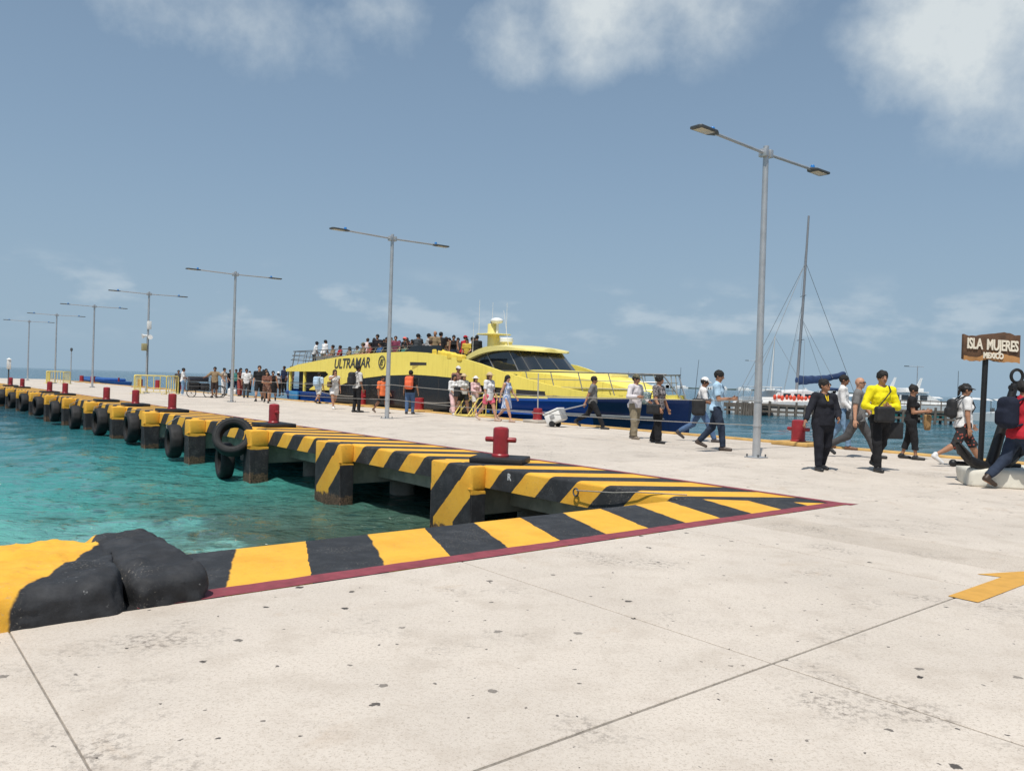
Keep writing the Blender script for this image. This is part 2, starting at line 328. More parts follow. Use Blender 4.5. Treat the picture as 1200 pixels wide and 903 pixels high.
# ------------------------------------------------------------------ mesh helpers
class MB:
    def __init__(s): s.v = []; s.f = []
    def add(s, vs, fs):
        o = len(s.v); s.v += [tuple(map(float, p)) for p in vs]; s.f += [tuple(i + o for i in f) for f in fs]; return s
    def box(s, x0, x1, y0, y1, z0, z1, M=None):
        vs = [(x, y, z) for z in (z0, z1) for x, y in ((x0, y0), (x1, y0), (x1, y1), (x0, y1))]
        if M is not None: vs = [M @ Vector(p) for p in vs]
        return s.add(vs, [(3, 2, 1, 0), (4, 5, 6, 7), (0, 1, 5, 4), (1, 2, 6, 5), (2, 3, 7, 6), (3, 0, 4, 7)])
    def tube(s, path, rad, n=8, cap=True, closed=False):
        P = [Vector(p) for p in path]; m = len(P)
        rs = rad if isinstance(rad, (list, tuple)) else [rad] * m
        vs = []; prev = None
        for i, p in enumerate(P):
            if closed: d = P[(i + 1) % m] - P[i - 1]
            else: d = P[min(i + 1, m - 1)] - P[max(i - 1, 0)]
            d.normalize()
            if prev is None:
                u = d.cross(Vector((0, 0, 1)) if abs(d.z) < .9 else Vector((1, 0, 0)))
            else: u = prev - d * prev.dot(d)
            u.normalize(); prev = u; w = d.cross(u)
            for k in range(n):
                a = 2 * math.pi * k / n; vs.append(p + (u * math.cos(a) + w * math.sin(a)) * rs[i])
        fs = []
        for i in range(m if closed else m - 1):
            j = (i + 1) % m
            for k in range(n):
                l = (k + 1) % n; fs.append((i * n + k, i * n + l, j * n + l, j * n + k))
        if cap and not closed: fs += [tuple(range(n - 1, -1, -1)), tuple((m - 1) * n + k for k in range(n))]
        return s.add(vs, fs)
    def lathe(s, prof, n=24, c=(0, 0), M=None):
        vs = []; fs = []; m = len(prof)
        for r, z in prof:
            for k in range(n):
                a = 2 * math.pi * k / n; p = Vector((c[0] + r * math.cos(a), c[1] + r * math.sin(a), z)); vs.append(M @ p if M is not None else p)
        for i in range(m - 1):
            for k in range(n):
                l = (k + 1) % n; fs.append((i * n + k, i * n + l, (i + 1) * n + l, (i + 1) * n + k))
        if prof[0][0] > 1e-6: fs.append(tuple(range(n - 1, -1, -1)))
        if prof[-1][0] > 1e-6: fs.append(tuple((m - 1) * n + k for k in range(n)))
        return s.add(vs, fs)
    def prism(s, poly, z0, z1, M=None):
        n = len(poly); vs = [(x, y, z0) for x, y in poly] + [(x, y, z1) for x, y in poly]
        if M is not None: vs = [M @ Vector(p) for p in vs]
        return s.add(vs, [tuple(range(n - 1, -1, -1)), tuple(range(n, 2 * n))] + [(i, (i + 1) % n, n + (i + 1) % n, n + i) for i in range(n)])
    def ell(s, c, r, nu=14, nv=9, M=None):
        vs = []; fs = []
        for i in range(nv + 1):
            ph = math.pi * i / nv
            for k in range(nu):
                a = 2 * math.pi * k / nu; p = Vector((r[0] * math.sin(ph) * math.cos(a), r[1] * math.sin(ph) * math.sin(a), r[2] * math.cos(ph)))
                vs.append((M @ p if M is not None else p) + Vector(c))
        for i in range(nv):
            for k in range(nu):
                l = (k + 1) % nu; fs.append((i * nu + k, (i + 1) * nu + k, (i + 1) * nu + l, i * nu + l))
        return s.add(vs, fs)
    def mesh(s, name, smooth=35, bevel=0., seg=2):
        me = bpy.data.meshes.new(name); me.from_pydata(s.v, [], s.f); me.validate(verbose=False)
        bm = bmesh.new(); bm.from_mesh(me)
        bmesh.ops.remove_doubles(bm, verts=bm.verts, dist=1e-5)
        bmesh.ops.recalc_face_normals(bm, faces=bm.faces)
        if bevel > 0:
            ed = [e for e in bm.edges if len(e.link_faces) == 2 and e.calc_face_angle(0) > R(30)]
            bmesh.ops.bevel(bm, geom=ed, offset=bevel, segments=seg, profile=.5, affect='EDGES', clamp_overlap=True)
        bm.to_mesh(me); bm.free()
        if smooth: me.shade_smooth(); me.set_sharp_from_angle(angle=R(smooth))
        return me
    def build(s, name, mat, parent=None, loc=None, rz=None, smooth=35, bevel=0., seg=2):
        return put(name, s.mesh(name, smooth, bevel, seg), mat, parent, loc, rz)
def put(name, me, mat, parent=None, loc=None, rz=None):
    if mat is not None and not me.materials: me.materials.append(mat)
    o = bpy.data.objects.new(name, me); C.objects.link(o)
    if parent is not None: o.parent = parent
    if loc is not None: o.location = loc
    if rz is not None: o.rotation_euler = (0, 0, rz)
    return o
def thing(name, label, cat, loc=(0, 0, 0), rz=0., group=None):
    o = bpy.data.objects.new(name, None); C.objects.link(o); o.location = loc; o.rotation_euler = (0, 0, rz); o.empty_display_size = .2
    return tag(o, label, cat, group)
def tag(o, label, cat, group=None):
    o['label'] = label; o['category'] = cat
    if group: o['group'] = group
    return o
def struct(o): o['kind'] = 'structure'; return o
def copy_tree(o, parent=None):
    c = o.copy(); C.objects.link(c); c.parent = parent
    for ch in list(o.children): copy_tree(ch, c)
    return c
def text_mb(body, size, extrude=.005, shear=0., offset=0., align='LEFT', space=1.0):
    cu = bpy.data.curves.new('txt', 'FONT'); cu.body = body; cu.size = size; cu.extrude = extrude; cu.shear = shear; cu.offset = offset
    cu.align_x = align; cu.space_character = space; cu.resolution_u = 3
    ob = bpy.data.objects.new('txt', cu); C.objects.link(ob)
    dg = bpy.context.evaluated_depsgraph_get(); dg.update()
    me = bpy.data.meshes.new_from_object(ob.evaluated_get(dg))
    b = MB(); b.add([v.co for v in me.vertices], [tuple(p.vertices) for p in me.polygons])
    bpy.data.objects.remove(ob); bpy.data.meshes.remove(me); bpy.data.curves.remove(cu)
    return b

# signed-distance modelling: smooth unions of tapered limbs, meshed by surface nets
class SDF:
    def __init__(s, lo, hi, h):
        s.h = h; s.lo = np.array(lo, float) - 2 * h; n = np.ceil((np.array(hi) + 2 * h - s.lo) / h).astype(int) + 1
        s.ax = [s.lo[i] + h * np.arange(n[i]) for i in range(3)]; s.D = np.full(tuple(n), 1.0)
    def block(s, lo, hi):
        i0 = [max(0, int((lo[i] - s.lo[i]) / s.h)) for i in range(3)]; i1 = [min(s.D.shape[i], int((hi[i] - s.lo[i]) / s.h) + 2) for i in range(3)]
        sl = tuple(slice(a, max(a, b)) for a, b in zip(i0, i1))
        return sl, s.ax[0][sl[0]][:, None, None], s.ax[1][sl[1]][None, :, None], s.ax[2][sl[2]][None, None, :]
    def merge(s, sl, d, k):
        e = s.D[sl]
        if k > 0: hh = np.clip(.5 + .5 * (e - d) / k, 0, 1); s.D[sl] = e + (d - e) * hh - k * hh * (1 - hh)
        else: s.D[sl] = np.minimum(e, d)
    def cone(s, a, b, ra, rb, k=.02, sq=1., cut=None):
        a = np.array(a, float); b = np.array(b, float); r = max(ra, rb) + k + 2 * s.h
        sl, X, Y, Z = s.block(np.minimum(a, b) - r, np.maximum(a, b) + r)
        if 0 in s.D[sl].shape: return
        ab = b - a; ab2 = ab.copy(); ab2[1] /= sq; L = max(ab2 @ ab2, 1e-9)
        px = X - a[0]; py = (Y - a[1]) / sq; pz = Z - a[2]
        h = np.clip((px * ab2[0] + py * ab2[1] + pz * ab2[2]) / L, 0, 1)
        d = np.sqrt((px - h * ab2[0]) ** 2 + (py - h * ab2[1]) ** 2 + (pz - h * ab2[2]) ** 2) - (ra + (rb - ra) * h)
        d = d * (sq if sq < 1 else 1)
        if cut is not None:      # flat end a fraction along the limb
            u = ab / math.sqrt(ab @ ab); c = a + ab * cut
            d = np.maximum(d, (X - c[0]) * u[0] + (Y - c[1]) * u[1] + (Z - c[2]) * u[2])
        s.merge(sl, d, k)
    def ell(s, c, r, k=.02, M=None, sub=False):
        c = np.array(c, float); q = max(r) + k + 2 * s.h
        sl, X, Y, Z = s.block(c - q, c + q)
        if 0 in s.D[sl].shape: return
        x, y, z = X - c[0], Y - c[1], Z - c[2]
        if M is not None:
            x, y, z = (M[0][0] * x + M[1][0] * y + M[2][0] * z, M[0][1] * x + M[1][1] * y + M[2][1] * z, M[0][2] * x + M[1][2] * y + M[2][2] * z)
        d = (np.sqrt((x / r[0]) ** 2 + (y / r[1]) ** 2 + (z / r[2]) ** 2) - 1) * min(r)
        if sub: s.D[sl] = np.maximum(s.D[sl], -d)
        else: s.merge(sl, d, k)
    def cap(s, lo=None, hi=None, ax=2):
        sh = [1, 1, 1]; sh[ax] = -1; Z = s.ax[ax].reshape(sh)
        if lo is not None: s.D = np.maximum(s.D, lo - Z)
        if hi is not None: s.D = np.maximum(s.D, Z - hi)
    def nets(s):
        D = s.D.copy(); D[0] = D[-1] = 1; D[:, 0] = D[:, -1] = 1; D[:, :, 0] = D[:, :, -1] = 1
        I = D < 0; nx, ny, nz = D.shape
        cnt = np.zeros((nx - 1, ny - 1, nz - 1), int)
        cs = [(i, j, k) for i in (0, 1) for j in (0, 1) for k in (0, 1)]
        for i, j, k in cs: cnt += I[i:nx - 1 + i, j:ny - 1 + j, k:nz - 1 + k]
        act = np.argwhere((cnt > 0) & (cnt < 8))
        if len(act) == 0: return np.zeros((0, 3)), []
        vid = -np.ones(cnt.shape, int); vid[act[:, 0], act[:, 1], act[:, 2]] = np.arange(len(act))
        acc = np.zeros((len(act), 3)); num = np.zeros(len(act))
        for a in cs:
            for ax in range(3):
                if a[ax]: continue
                b = list(a); b[ax] = 1
                da = D[act[:, 0] + a[0], act[:, 1] + a[1], act[:, 2] + a[2]]; db = D[act[:, 0] + b[0], act[:, 1] + b[1], act[:, 2] + b[2]]
                m = (da < 0) != (db < 0); t = np.where(m, da / np.where(m, da - db, 1), 0)
                p = np.array(a, float)[None, :].repeat(len(act), 0); p[:, ax] += t
                acc += p * m[:, None]; num += m
        V = (act + acc / num[:, None]) * s.h + s.lo
        F = []
        for ax in range(3):
            u, w = (ax + 1) % 3, (ax + 2) % 3
            n = [nx, ny, nz]; s0 = [slice(None)] * 3; s1 = [slice(None)] * 3
            s0[ax] = slice(0, n[ax] - 1); s1[ax] = slice(1, n[ax])
            ch = np.argwhere(I[tuple(s0)] != I[tuple(s1)])
            ch = ch[(ch[:, u] > 0) & (ch[:, w] > 0) & (ch[:, u] < n[u] - 1) & (ch[:, w] < n[w] - 1)]
            inside = I[ch[:, 0], ch[:, 1], ch[:, 2]]
            q = []
            for du, dw in ((1, 1), (0, 1), (0, 0), (1, 0)):
                c = ch.copy(); c[:, u] -= du; c[:, w] -= dw; q.append(vid[c[:, 0], c[:, 1], c[:, 2]])
            q = np.stack(q, 1); q[~inside] = q[~inside][:, ::-1]; F.append(q)
        return V, np.concatenate(F)
def sdf_mesh(name, sd, extra=None, smooth=75):
    V, F = sd.nets(); b = [tuple(p) for p in V]; f = [tuple(int(i) for i in q) for q in F]
    if extra is not None: o = len(b); b += extra.v; f += [tuple(i + o for i in q) for q in extra.f]
    me = bpy.data.meshes.new(name); me.from_pydata(b, [], f)
    if smooth: me.shade_smooth()
    return me
def vnoise(X, Y, Z, f, seed):
    rs = np.random.RandomState(seed); G = rs.rand(32, 32, 32)
    X, Y, Z = np.broadcast_arrays(X * f, Y * f, Z * f); out = 0
    i, j, k = np.floor(X).astype(int), np.floor(Y).astype(int), np.floor(Z).astype(int)
    fx, fy, fz = X - i, Y - j, Z - k; fx, fy, fz = [q * q * (3 - 2 * q) for q in (fx, fy, fz)]
    for a in (0, 1):
        for b in (0, 1):
            for c in (0, 1):
                out = out + G[(i + a) % 32, (j + b) % 32, (k + c) % 32] * (fx if a else 1 - fx) * (fy if b else 1 - fy) * (fz if c else 1 - fz)
    return out - .5
def rbox(sd, c, half, r, k=0., M=None):
    X, Y, Z = sd.ax[0][:, None, None] - c[0], sd.ax[1][None, :, None] - c[1], sd.ax[2][None, None, :] - c[2]
    if M is not None: X, Y, Z = (M[0][0] * X + M[1][0] * Y + M[2][0] * Z, M[0][1] * X + M[1][1] * Y + M[2][1] * Z, M[0][2] * X + M[1][2] * Y + M[2][2] * Z)
    qx, qy, qz = np.abs(X) - half[0] + r, np.abs(Y) - half[1] + r, np.abs(Z) - half[2] + r
    d = np.sqrt(np.maximum(qx, 0) ** 2 + np.maximum(qy, 0) ** 2 + np.maximum(qz, 0) ** 2) + np.minimum(np.maximum(np.maximum(qx, qy), qz), 0) - r
    sd.merge(tuple([slice(None)] * 3), d, k)

# ------------------------------------------------------------------ the sea
SEA = -1.25
def sea_material():
    T = NT('sea_water'); v = T.pos(); x = T.sep(v); pf = T.sep(T.pier())
    patch = T.math('MULTIPLY', T.math('SUBTRACT', T.noise(v, .16, 4, .6), .5), 6.0)
    # depth of the bay grows away from the quay: pale sand shallows, turquoise, then open-sea blue
    d = T.math('ADD', pf[1], patch)
    rmp = T.n('ShaderNodeValToRGB'); cr = rmp.color_ramp; T.set(rmp.inputs[0], T.math('DIVIDE', d, 140.0, clamp=True))
    cr.elements[0].position = .064; cr.elements[0].color = (.31, .43, .36, 1)
    cr.elements[1].position = 1.0; cr.elements[1].color = (.016, .052, .085, 1)
    for p, c in ((.084, (.17, .39, .345)), (.120, (.060, .31, .275)), (.21, (.022, .175, .185)), (.36, (.013, .085, .115)), (.60, (.016, .060, .095))):
        e = cr.elements.new(p); e.color = (*c, 1)
    c = rmp.outputs[0]
    east = T.step(pf[0], 13, 26)           # the far side of the pier is open, bluer water
    c = T.mix(T.math('MULTIPLY', east, .85), c, (.020, .092, .140))
    c = T.mix(T.math('MULTIPLY', T.step(T.noise(v, .5, 5, .7), .45, .7), .35), c, (.008, .060, .060))   # weed and rock patches below
    # rocks and weed on the bottom close to the pier
    rk = T.math('MULTIPLY', T.step(pf[0], 1.9, 4.6), T.step(pf[1], 24, 10))
    rk = T.math('MULTIPLY', rk, T.step(T.math('ADD', T.noise(v, .8, 5, .65), T.math('MULTIPLY', T.step(pf[0], 3.0, 7.0), .26)), .44, .62))
    c = T.mix(T.math('MULTIPLY', rk, .9), c, (.035, .048, .026))
    # dark ripple faces that mirror less sky, painted into the base colour
    mq = T.n('ShaderNodeMapping'); T.set(mq.inputs[0], v); mq.inputs['Rotation'].default_value = (0, 0, R(20)); mq.inputs['Scale'].default_value = (1, 2.2, 1)
    rip = T.step(T.noise(mq.outputs[0], 3.6, 3, .55, .5), .56, .66)
    c = T.mix(T.math('MULTIPLY', rip, .62), c, (.004, .045, .052))
    T.out(c, .05, 0, .5); T.b.inputs['IOR'].default_value = 1.33
    mp = T.n('ShaderNodeMapping'); T.set(mp.inputs[0], v); mp.inputs['Rotation'].default_value = (0, 0, R(20)); mp.inputs['Scale'].default_value = (1, 1.9, 1)
    w = mp.outputs[0]
    h = T.math('ADD', T.math('MULTIPLY', T.noise(w, 1.1, 3, .55, .5), .26), T.math('MULTIPLY', T.noise(w, 3.4, 4, .6, .4), .17))
    h = T.math('ADD', h, T.math('MULTIPLY', T.noise(w, .16, 2, .5), .5))
    T.bump(h, .85, 1.0)
    return T.m
def build_sea():
    rr = [0.0]; r = 2.0
    while r < 14: rr.append(r); r += .06
    while r < 20000: rr.append(r); r *= 1.0125 if r < 120 else 1.06
    ang = [math.radians(a) for a in np.concatenate([np.arange(-180, -62, 4.), np.linspace(-62, 62, 620), np.arange(66, 180, 4.)])]
    rr = np.array(rr[1:]); an = np.array(ang)
    X = rr[:, None] * np.sin(an)[None]; Y = rr[:, None] * np.cos(an)[None]
    Z = np.zeros_like(X); rs = np.random.RandomState(3)
    for i in range(34):
        lam = .35 * (1.13 ** i) * .9; th = math.radians(205) + rs.randn() * .75; ph = rs.rand() * 6.28
        amp = .0085 * lam ** .30
        k = 2 * math.pi / lam; fade = np.clip((lam / np.maximum(rr * .0125, .05) - 2.2) / 2, 0, 1)
        Z += (amp * fade)[:, None] * np.sin(k * (X * math.sin(th) + Y * math.cos(th)) + ph + .8 * np.sin(.31 * X + .23 * Y + i))
    n, m = X.shape
    V = np.stack([X, Y, Z], -1).reshape(-1, 3)
    i = np.arange(n - 1)[:, None] * m + np.arange(m - 1)[None]; F = np.stack([i, i + m, i + m + 1, i + 1], -1).reshape(-1, 4)
    me = bpy.data.meshes.new('sea'); me.vertices.add(len(V)); me.vertices.foreach_set('co', V.astype(np.float32).ravel())
    me.loops.add(F.size); me.loops.foreach_set('vertex_index', F.ravel().astype(np.int32)); me.polygons.add(len(F))
    me.polygons.foreach_set('loop_start', np.arange(0, F.size, 4, dtype=np.int32)); me.polygons.foreach_set('loop_total', np.full(len(F), 4, dtype=np.int32))
    me.update(calc_edges=True); me.shade_smooth()
    struct(put('sea', me, sea_material(), loc=(0, 0, SEA)))
build_sea()

# ------------------------------------------------------------------ quay and pier
quay = struct(MB().box(-14, 18.74, -9, 5.9, -2.6, -.007).build('quay', M_JOINT, rz=A, smooth=0))
pier = struct(MB().box(9.0, 18.74, 5.9, 112, -.36, -.007).build('pier', M_JOINT, rz=A, smooth=0))
def slab(parent, t0, t1, s0, s1, mat, g=.008):
    gl, gr = (.004 if t0 == .66 else g), (.004 if t1 == .66 else g)
    MB().box(t0 + gl, t1 - gr, s0 + g, s1 - g, -.10, random.uniform(-.0012, .0012)).build('slab', mat, parent, bevel=.003, seg=1, smooth=0)
TL = [-14, -11.1, -8.2, -5.22, -2.28, .66, 3.6, 6.27, 7.05, 7.85, 9.24]; SL = [-9, -6.6, -3.7, -.75, 2.21, 4.868]
for a, b in zip(TL, TL[1:]):
    for c, d in zip(SL, SL[1:]): slab(quay, a, b, c, d, M_PEB if a == 7.05 else M_SLAB, .008 if a not in (6.27, 7.05) else .004)
for a, b in ((9.24, 14.24), (14.24, 18.75)):
    for c, d in ((-9, -4), (-4, .4), (.4, 4.868)): slab(quay, a, b, c, d, M_SLAB)
sl = list(np.arange(4.868, 112, 4.87)); sl[-1] = 112
for a, b in ((9.556, 14.24), (14.24, 18.75)):
    for c, d in zip(sl, sl[1:]): slab(pier, a, b, c, d, M_SLAB, .004)
def band(poly, z0, mat, parent, edge, bev=.045):
    """painted edge strip with its seaward arris rounded"""
    me_b = MB().prism(poly, z0, 0.0); me = bpy.data.meshes.new('edge_strip'); me.from_pydata(me_b.v, [], me_b.f)
    bm = bmesh.new(); bm.from_mesh(me); bmesh.ops.recalc_face_normals(bm, faces=bm.faces)
    es = [e for e in bm.edges if all(abs(v.co.z) < 1e-4 for v in e.verts) and edge(e.verts[0].co) and edge(e.verts[1].co)]
    bmesh.ops.bevel(bm, geom=es, offset=bev, segments=4, profile=.5, affect='EDGES'); bm.to_mesh(me); bm.free()
    me.shade_smooth(); me.set_sharp_from_angle(angle=R(40))
    return put('edge_strip', me, mat, parent)
band([(-14, 4.872), (1.74, 4.872), (1.74, 6.18), (-14, 6.18)], -2.0, M_BLACKP, quay, lambda c: abs(c.y - 6.18) < 1e-3, .03)
band([(1.742, 4.872), (9.552, 4.872), (8.03, 6.18), (1.742, 6.18)], -2.0, M_HQUAY, quay, lambda c: abs(c.y - 6.18) < 1e-3, .03)
band([(9.552, 4.876), (9.552, 112), (8.03, 112), (8.03, 6.184)], -.36, M_HPIER, pier, lambda c: abs(c.x - 8.03) < 1e-3, .05)
def wavy_line(p0, p1, w, side, n=90):
    """hand-painted line: one straight side, the other slightly uneven"""
    p0, p1 = Vector(p0), Vector(p1); d = (p1 - p0); nrm = Vector((-d.y, d.x)).normalized() * side
    lo = [p0 + d * i / n + nrm * random.uniform(-.006, .006) for i in range(n + 1)]; hi = [p0 + d * i / n + nrm * (w + random.uniform(-.007, .007)) for i in range(n + 1)]
    b = MB(); vs = [(p.x, p.y, 0) for p in lo] + [(p.x, p.y, 0) for p in hi]
    b.add(vs, [(i, i + 1, n + 2 + i, n + 1 + i) for i in range(n)]); return b
wavy_line((1.3, 4.865), (9.40, 4.865), .19, 1).build('painted_line', M_MAROON, quay, loc=(0, 0, .004), smooth=0)
wavy_line((9.56, 4.80), (9.56, 60), .12, 1, 400).build('painted_line', M_MAROON, pier, loc=(0, 0, .004), smooth=0)
MB().add([(9.38, 4.858, 0), (9.63, 4.79, 0), (9.44, 5.25, 0), (9.38, 5.058, 0)], [(0, 1, 2, 3)]).build('painted_line', M_MAROON, quay, loc=(0, 0, .0045), smooth=0)
arrow = MB(); arrow.add([(5.82, 2.06, 0), (6.80, 2.06, 0), (6.74, 1.94, 0), (7.35, 2.16, 0), (6.74, 2.40, 0), (6.80, 2.25, 0), (5.82, 2.25, 0)], [(0, 1, 5, 6), (1, 3, 5), (1, 2, 3), (5, 3, 4)])
arrow.build('painted_arrow', M_ARROW, quay, loc=(0, 0, .004), smooth=0)
# seaward face on the far side: yellow kerb in lengths
for i, s0 in enumerate(np.arange(-9, 111, 4.0)):
    MB().box(18.76, 19.1, s0 + .01, s0 + 3.99, -.45, random.uniform(.045, .055)).build('kerb', M_YKERB, pier if s0 > 5 else quay, bevel=.03)
# buttresses, pile caps, beams and piles below the deck
def buttress_mesh():
    b = MB(); b.box(7.75, 8.032, 0, 1.2, -.40, -.002); b.box(7.75, 8.05, 0, 1.2, -1.9, -.40)
    return b.mesh('buttress', bevel=.035)
bme = buttress_mesh(); bme.materials.append(M_HPIER)
b2 = MB(); b2.box(7.58, 8.032, 0, .5, -.40, -.002); b2.box(7.58, 8.05, 0, .5, -1.9, -.40); bme2 = b2.mesh('buttress', bevel=.04); bme2.materials.append(M_HBLOCK)
cme = MB().box(8.036, 18.7, .25, .95, -.86, -.362).mesh('pile_cap', bevel=.02); cme.materials.append(M_GREY)
pme = MB().lathe([(.28, -3), (.28, -.86)], 14).mesh('pile'); pme.materials.append(M_GREY)
eme = MB().box(8.75, 9.1, .96, 4.69, -.74, -.361).mesh('edge_beam', bevel=.02); eme.materials.append(M_GREY)
NB = 23
for k in range(-1, NB):
    s0 = 10.25 + 4.45 * k
    if k >= 0: put('buttress', bme if k < 2 else bme2, None, pier, loc=(0, s0 + (0 if k < 2 else random.uniform(-.1, .15)), 0)); put('pile_cap', cme, None, pier, loc=(0, s0, 0))
    put('edge_beam', eme, None, pier, loc=(0, s0, 0))
    for t in (9.6, 13.2, 17.5):
        if k >= 0: put('pile', pme, None, pier, loc=(t, s0 + .6, 0))
# iron mooring ring and a thin line tied to it at the near corner
ring = thing('mooring_ring', 'rusty iron ring with a thin line, fixed to the striped pier face near the corner', 'ring', W(8.1, 8.0, -.13), A)
MB().tube([(-.02, .05 * math.sin(a), -.03 + .055 * math.cos(a)) for a in np.linspace(0, 6.28, 13)[:-1]], .012, 6, closed=True).build('hoop', M_DKMET, ring)
MB().tube([(-.04, -.03, 0), (-.06, -.35, .03), (-.045, -.75, .06), (-.02, -1.15, .115), (.05, -1.5, .138), (.25, -1.75, .14)], .008, 5).build('line', M_ROPE, ring)

tb = text_mb('R', .15, .001, 0, .004)
MB().add([(8.0285 - Z, 9.70 - X, -.17 + Y) for X, Y, Z in tb.v], tb.f).build('stencilled_letter', plain('stencil_white', (.6, .6, .6), .6), pier, smooth=0)

# painted boulders where the edge strip ends
def boulder(c, half, rot, seed, label, mat):
    sd = SDF((c[0] - half[0] - .2, c[1] - half[1] - .2, -.35), (c[0] + half[0] + .2, c[1] + half[1] + .2, half[2] + .45), .02)
    rbox(sd, (c[0], c[1], -.05), half, .11, M=Matrix.Rotation(rot, 3, 'Z'))
    X, Y, Z = sd.ax[0][:, None, None], sd.ax[1][None, :, None], sd.ax[2][None, None, :]
    rs = np.random.RandomState(seed)
    for i in range(9):        # hewn facets
        n = rs.randn(3); n[2] = abs(n[2]) * .8 + .15; n /= np.linalg.norm(n); off = (abs(n[0]) * half[0] + abs(n[1]) * half[1] + abs(n[2]) * half[2]) * rs.uniform(.84, .95)
        sd.D = np.maximum(sd.D, (X - c[0]) * n[0] + (Y - c[1]) * n[1] + (Z + .05) * n[2] - off)
    sd.D = sd.D + .05 * vnoise(X, Y, Z, 2.6, seed) + .045 * np.abs(vnoise(X, Y, Z, 5.5, seed + 1)) + .024 * vnoise(X, Y, Z, 13, seed + 2) + .014 * vnoise(X, Y, Z, 30, seed + 3)
    o = put('painted_boulder', sdf_mesh('painted_boulder', sd), mat, rz=A); o.location = (0, 0, 0)
    return tag(o, label, 'boulder', 'painted boulders at the end of the quay edge')
boulder((.20, 5.50), (1.20, .70, .262), .0, 11, 'low boulder painted half yellow half black, butting against an all-black boulder', M_HROCK1)
boulder((1.48, 5.50), (.235, .66, .275), .03, 21, 'black painted boulder with a thin yellow crest beside the maroon line', M_HROCK2)

# ------------------------------------------------------------------ bollards, pads, tyres
def bollard_tree(label, group, loc, h=.50, r=.135, pad=None, arms=True, rz=A):
    t = thing('mooring_bollard', label, 'bollard', loc, rz, group); z0 = 0
    if pad:
        MB().box(-pad[0], pad[0], -pad[1], pad[1], 0, .10).build('base_pad', pad[2], t, bevel=.02); z0 = .098
    MB().lathe([(r * 1.12, z0), (r * 1.12, z0 + .03), (r, z0 + .05), (r, z0 + h - .05), (r * .97, z0 + h - .02), (r * .80, z0 + h), (0, z0 + h + .015)], 28).build('post', M_RED, t)
    if arms:
        for sg in (-1, 1):
            MB().tube([(0, sg * r * .8, z0 + h * .58), (0, sg * (r + .12), z0 + h * .58), (0, sg * (r + .135), z0 + h * .58)], [.045, .045, .036], 14).build('arm', M_RED, t, rz=None)
    return t
GB = 'red mooring bollards along the striped pier edge'
bl = bollard_tree('red bollard with two arms on a black pad, closest to the quay corner', GB, W(10.62, 8.62), pad=(.36, .46, M_BLACKP), rz=A + R(38))
bollard_tree('red bollard on a black pad behind the pair of hanging tyres', GB, W(20.4, 8.72), .50, pad=(.42, .50, M_BLACKP))
for i, (s, t) in enumerate([(28.6, 8.55), (33.4, 8.6), (37.8, 8.55), (46.5, 8.55), (50.4, 8.5), (61.0, 8.7), (66.0, 8.7)]):
    bollard_tree('red bollard on a black pad along the row of single hanging tyres', GB, W(s, t), .52, pad=(.42, .52, M_BLACKP), arms=(i > 4))
GR = 'red bollards along the ferry side kerb'
bollard_tree('red bollard on a yellow pad beside the woman in black uniform', GR, W(10.95, 18.7), .55, .17, pad=(.45, .5, M_YKERB))
bollard_tree('red bollard on the kerb behind the man with the black backpack', GR, W(34.0, 18.9), .70, .2, pad=(.4, .5, M_YKERB))
bollard_tree('low red bollard by the kerb beside the man with the orange backpack', GR, W(28.8, 18.8), .50, .2, pad=(.4, .5, M_YKERB))
bollard_tree('red bollard by the kerb behind the white wheeled cooler', GR, W(20.9, 18.6), .40, .16, pad=(.35, .4, M_GREY))
for s in (66, 71, 60, 88, 93): bollard_tree('small far red bollard on a yellow pad beyond the yellow barriers', GR, W(s, 18.6), .60, .2, pad=(.5, .9, M_YKERB), arms=False)

def tyre_mesh(Rr=.50, w=.36):
    prof = [(.60, -.36), (.66, -.46), (.80, -.50), (.92, -.47), (.985, -.36), (1.0, -.20), (1.0, .20), (.985, .36), (.92, .47), (.80, .50), (.66, .46), (.60, .36), (.63, .2), (.63, -.2)]
    b = MB(); n = 56; m = len(prof); vs = []; fs = []
    for k in range(n):
        a = 2 * math.pi * k / n
        for j, (r, z) in enumerate(prof):
            tr = r * Rr - (.012 if (j in (4, 7) and k % 2) or (j in (5, 6) and k % 4 == 0) else 0)
            vs.append((z * w, tr * math.cos(a), tr * math.sin(a)))
    for k in range(n):
        l = (k + 1) % n
        for j in range(m): q = (j + 1) % m; fs.append((k * m + j, l * m + j, l * m + q, k * m + q))
    b.add(vs, fs)
    for sg in (-1, 1):    # moulded sidewall rib
        b.tube([(sg * .495 * w, .78 * Rr * math.cos(a), .78 * Rr * math.sin(a)) for a in np.linspace(0, 2 * math.pi, 41)[:-1]], .008, 5, closed=True)
    return b.mesh('tyre', 50)
tme = tyre_mesh(); tme.materials.append(M_RUB)
GT = 'tyre fenders hung along the pier'
def tyre(s, t, z, label, rot=(0, 0, 0), sc=1., rope=True):
    o = thing('tyre_fender', label, 'tyre', W(s, t, z), A, GT)
    b = put('tread', tme, None, o); b.rotation_euler = rot; b.scale = (sc, sc, sc)
    if rope:
        MB().tube([(0, -.03, .5 * sc - .22), (-.23, -.02, .5 * sc - .1), (-.21, 0, .5 * sc + .02), (.1, .01, -z + .02), (.32, .02, -z + .012), (.7, .06, -z + .012)], .013, 6).build('rope', M_ROPE, o)
    return o
tyre(19.70, 7.38, -.20, 'tyre leaning out above the deck edge, on top of another tyre', (0, R(-26), R(-122)), 1.0, False)
tyre(20.30, 7.40, -.84, 'tyre hanging below the one that leans over the deck edge', (0, 0, R(-8)), .92, False)
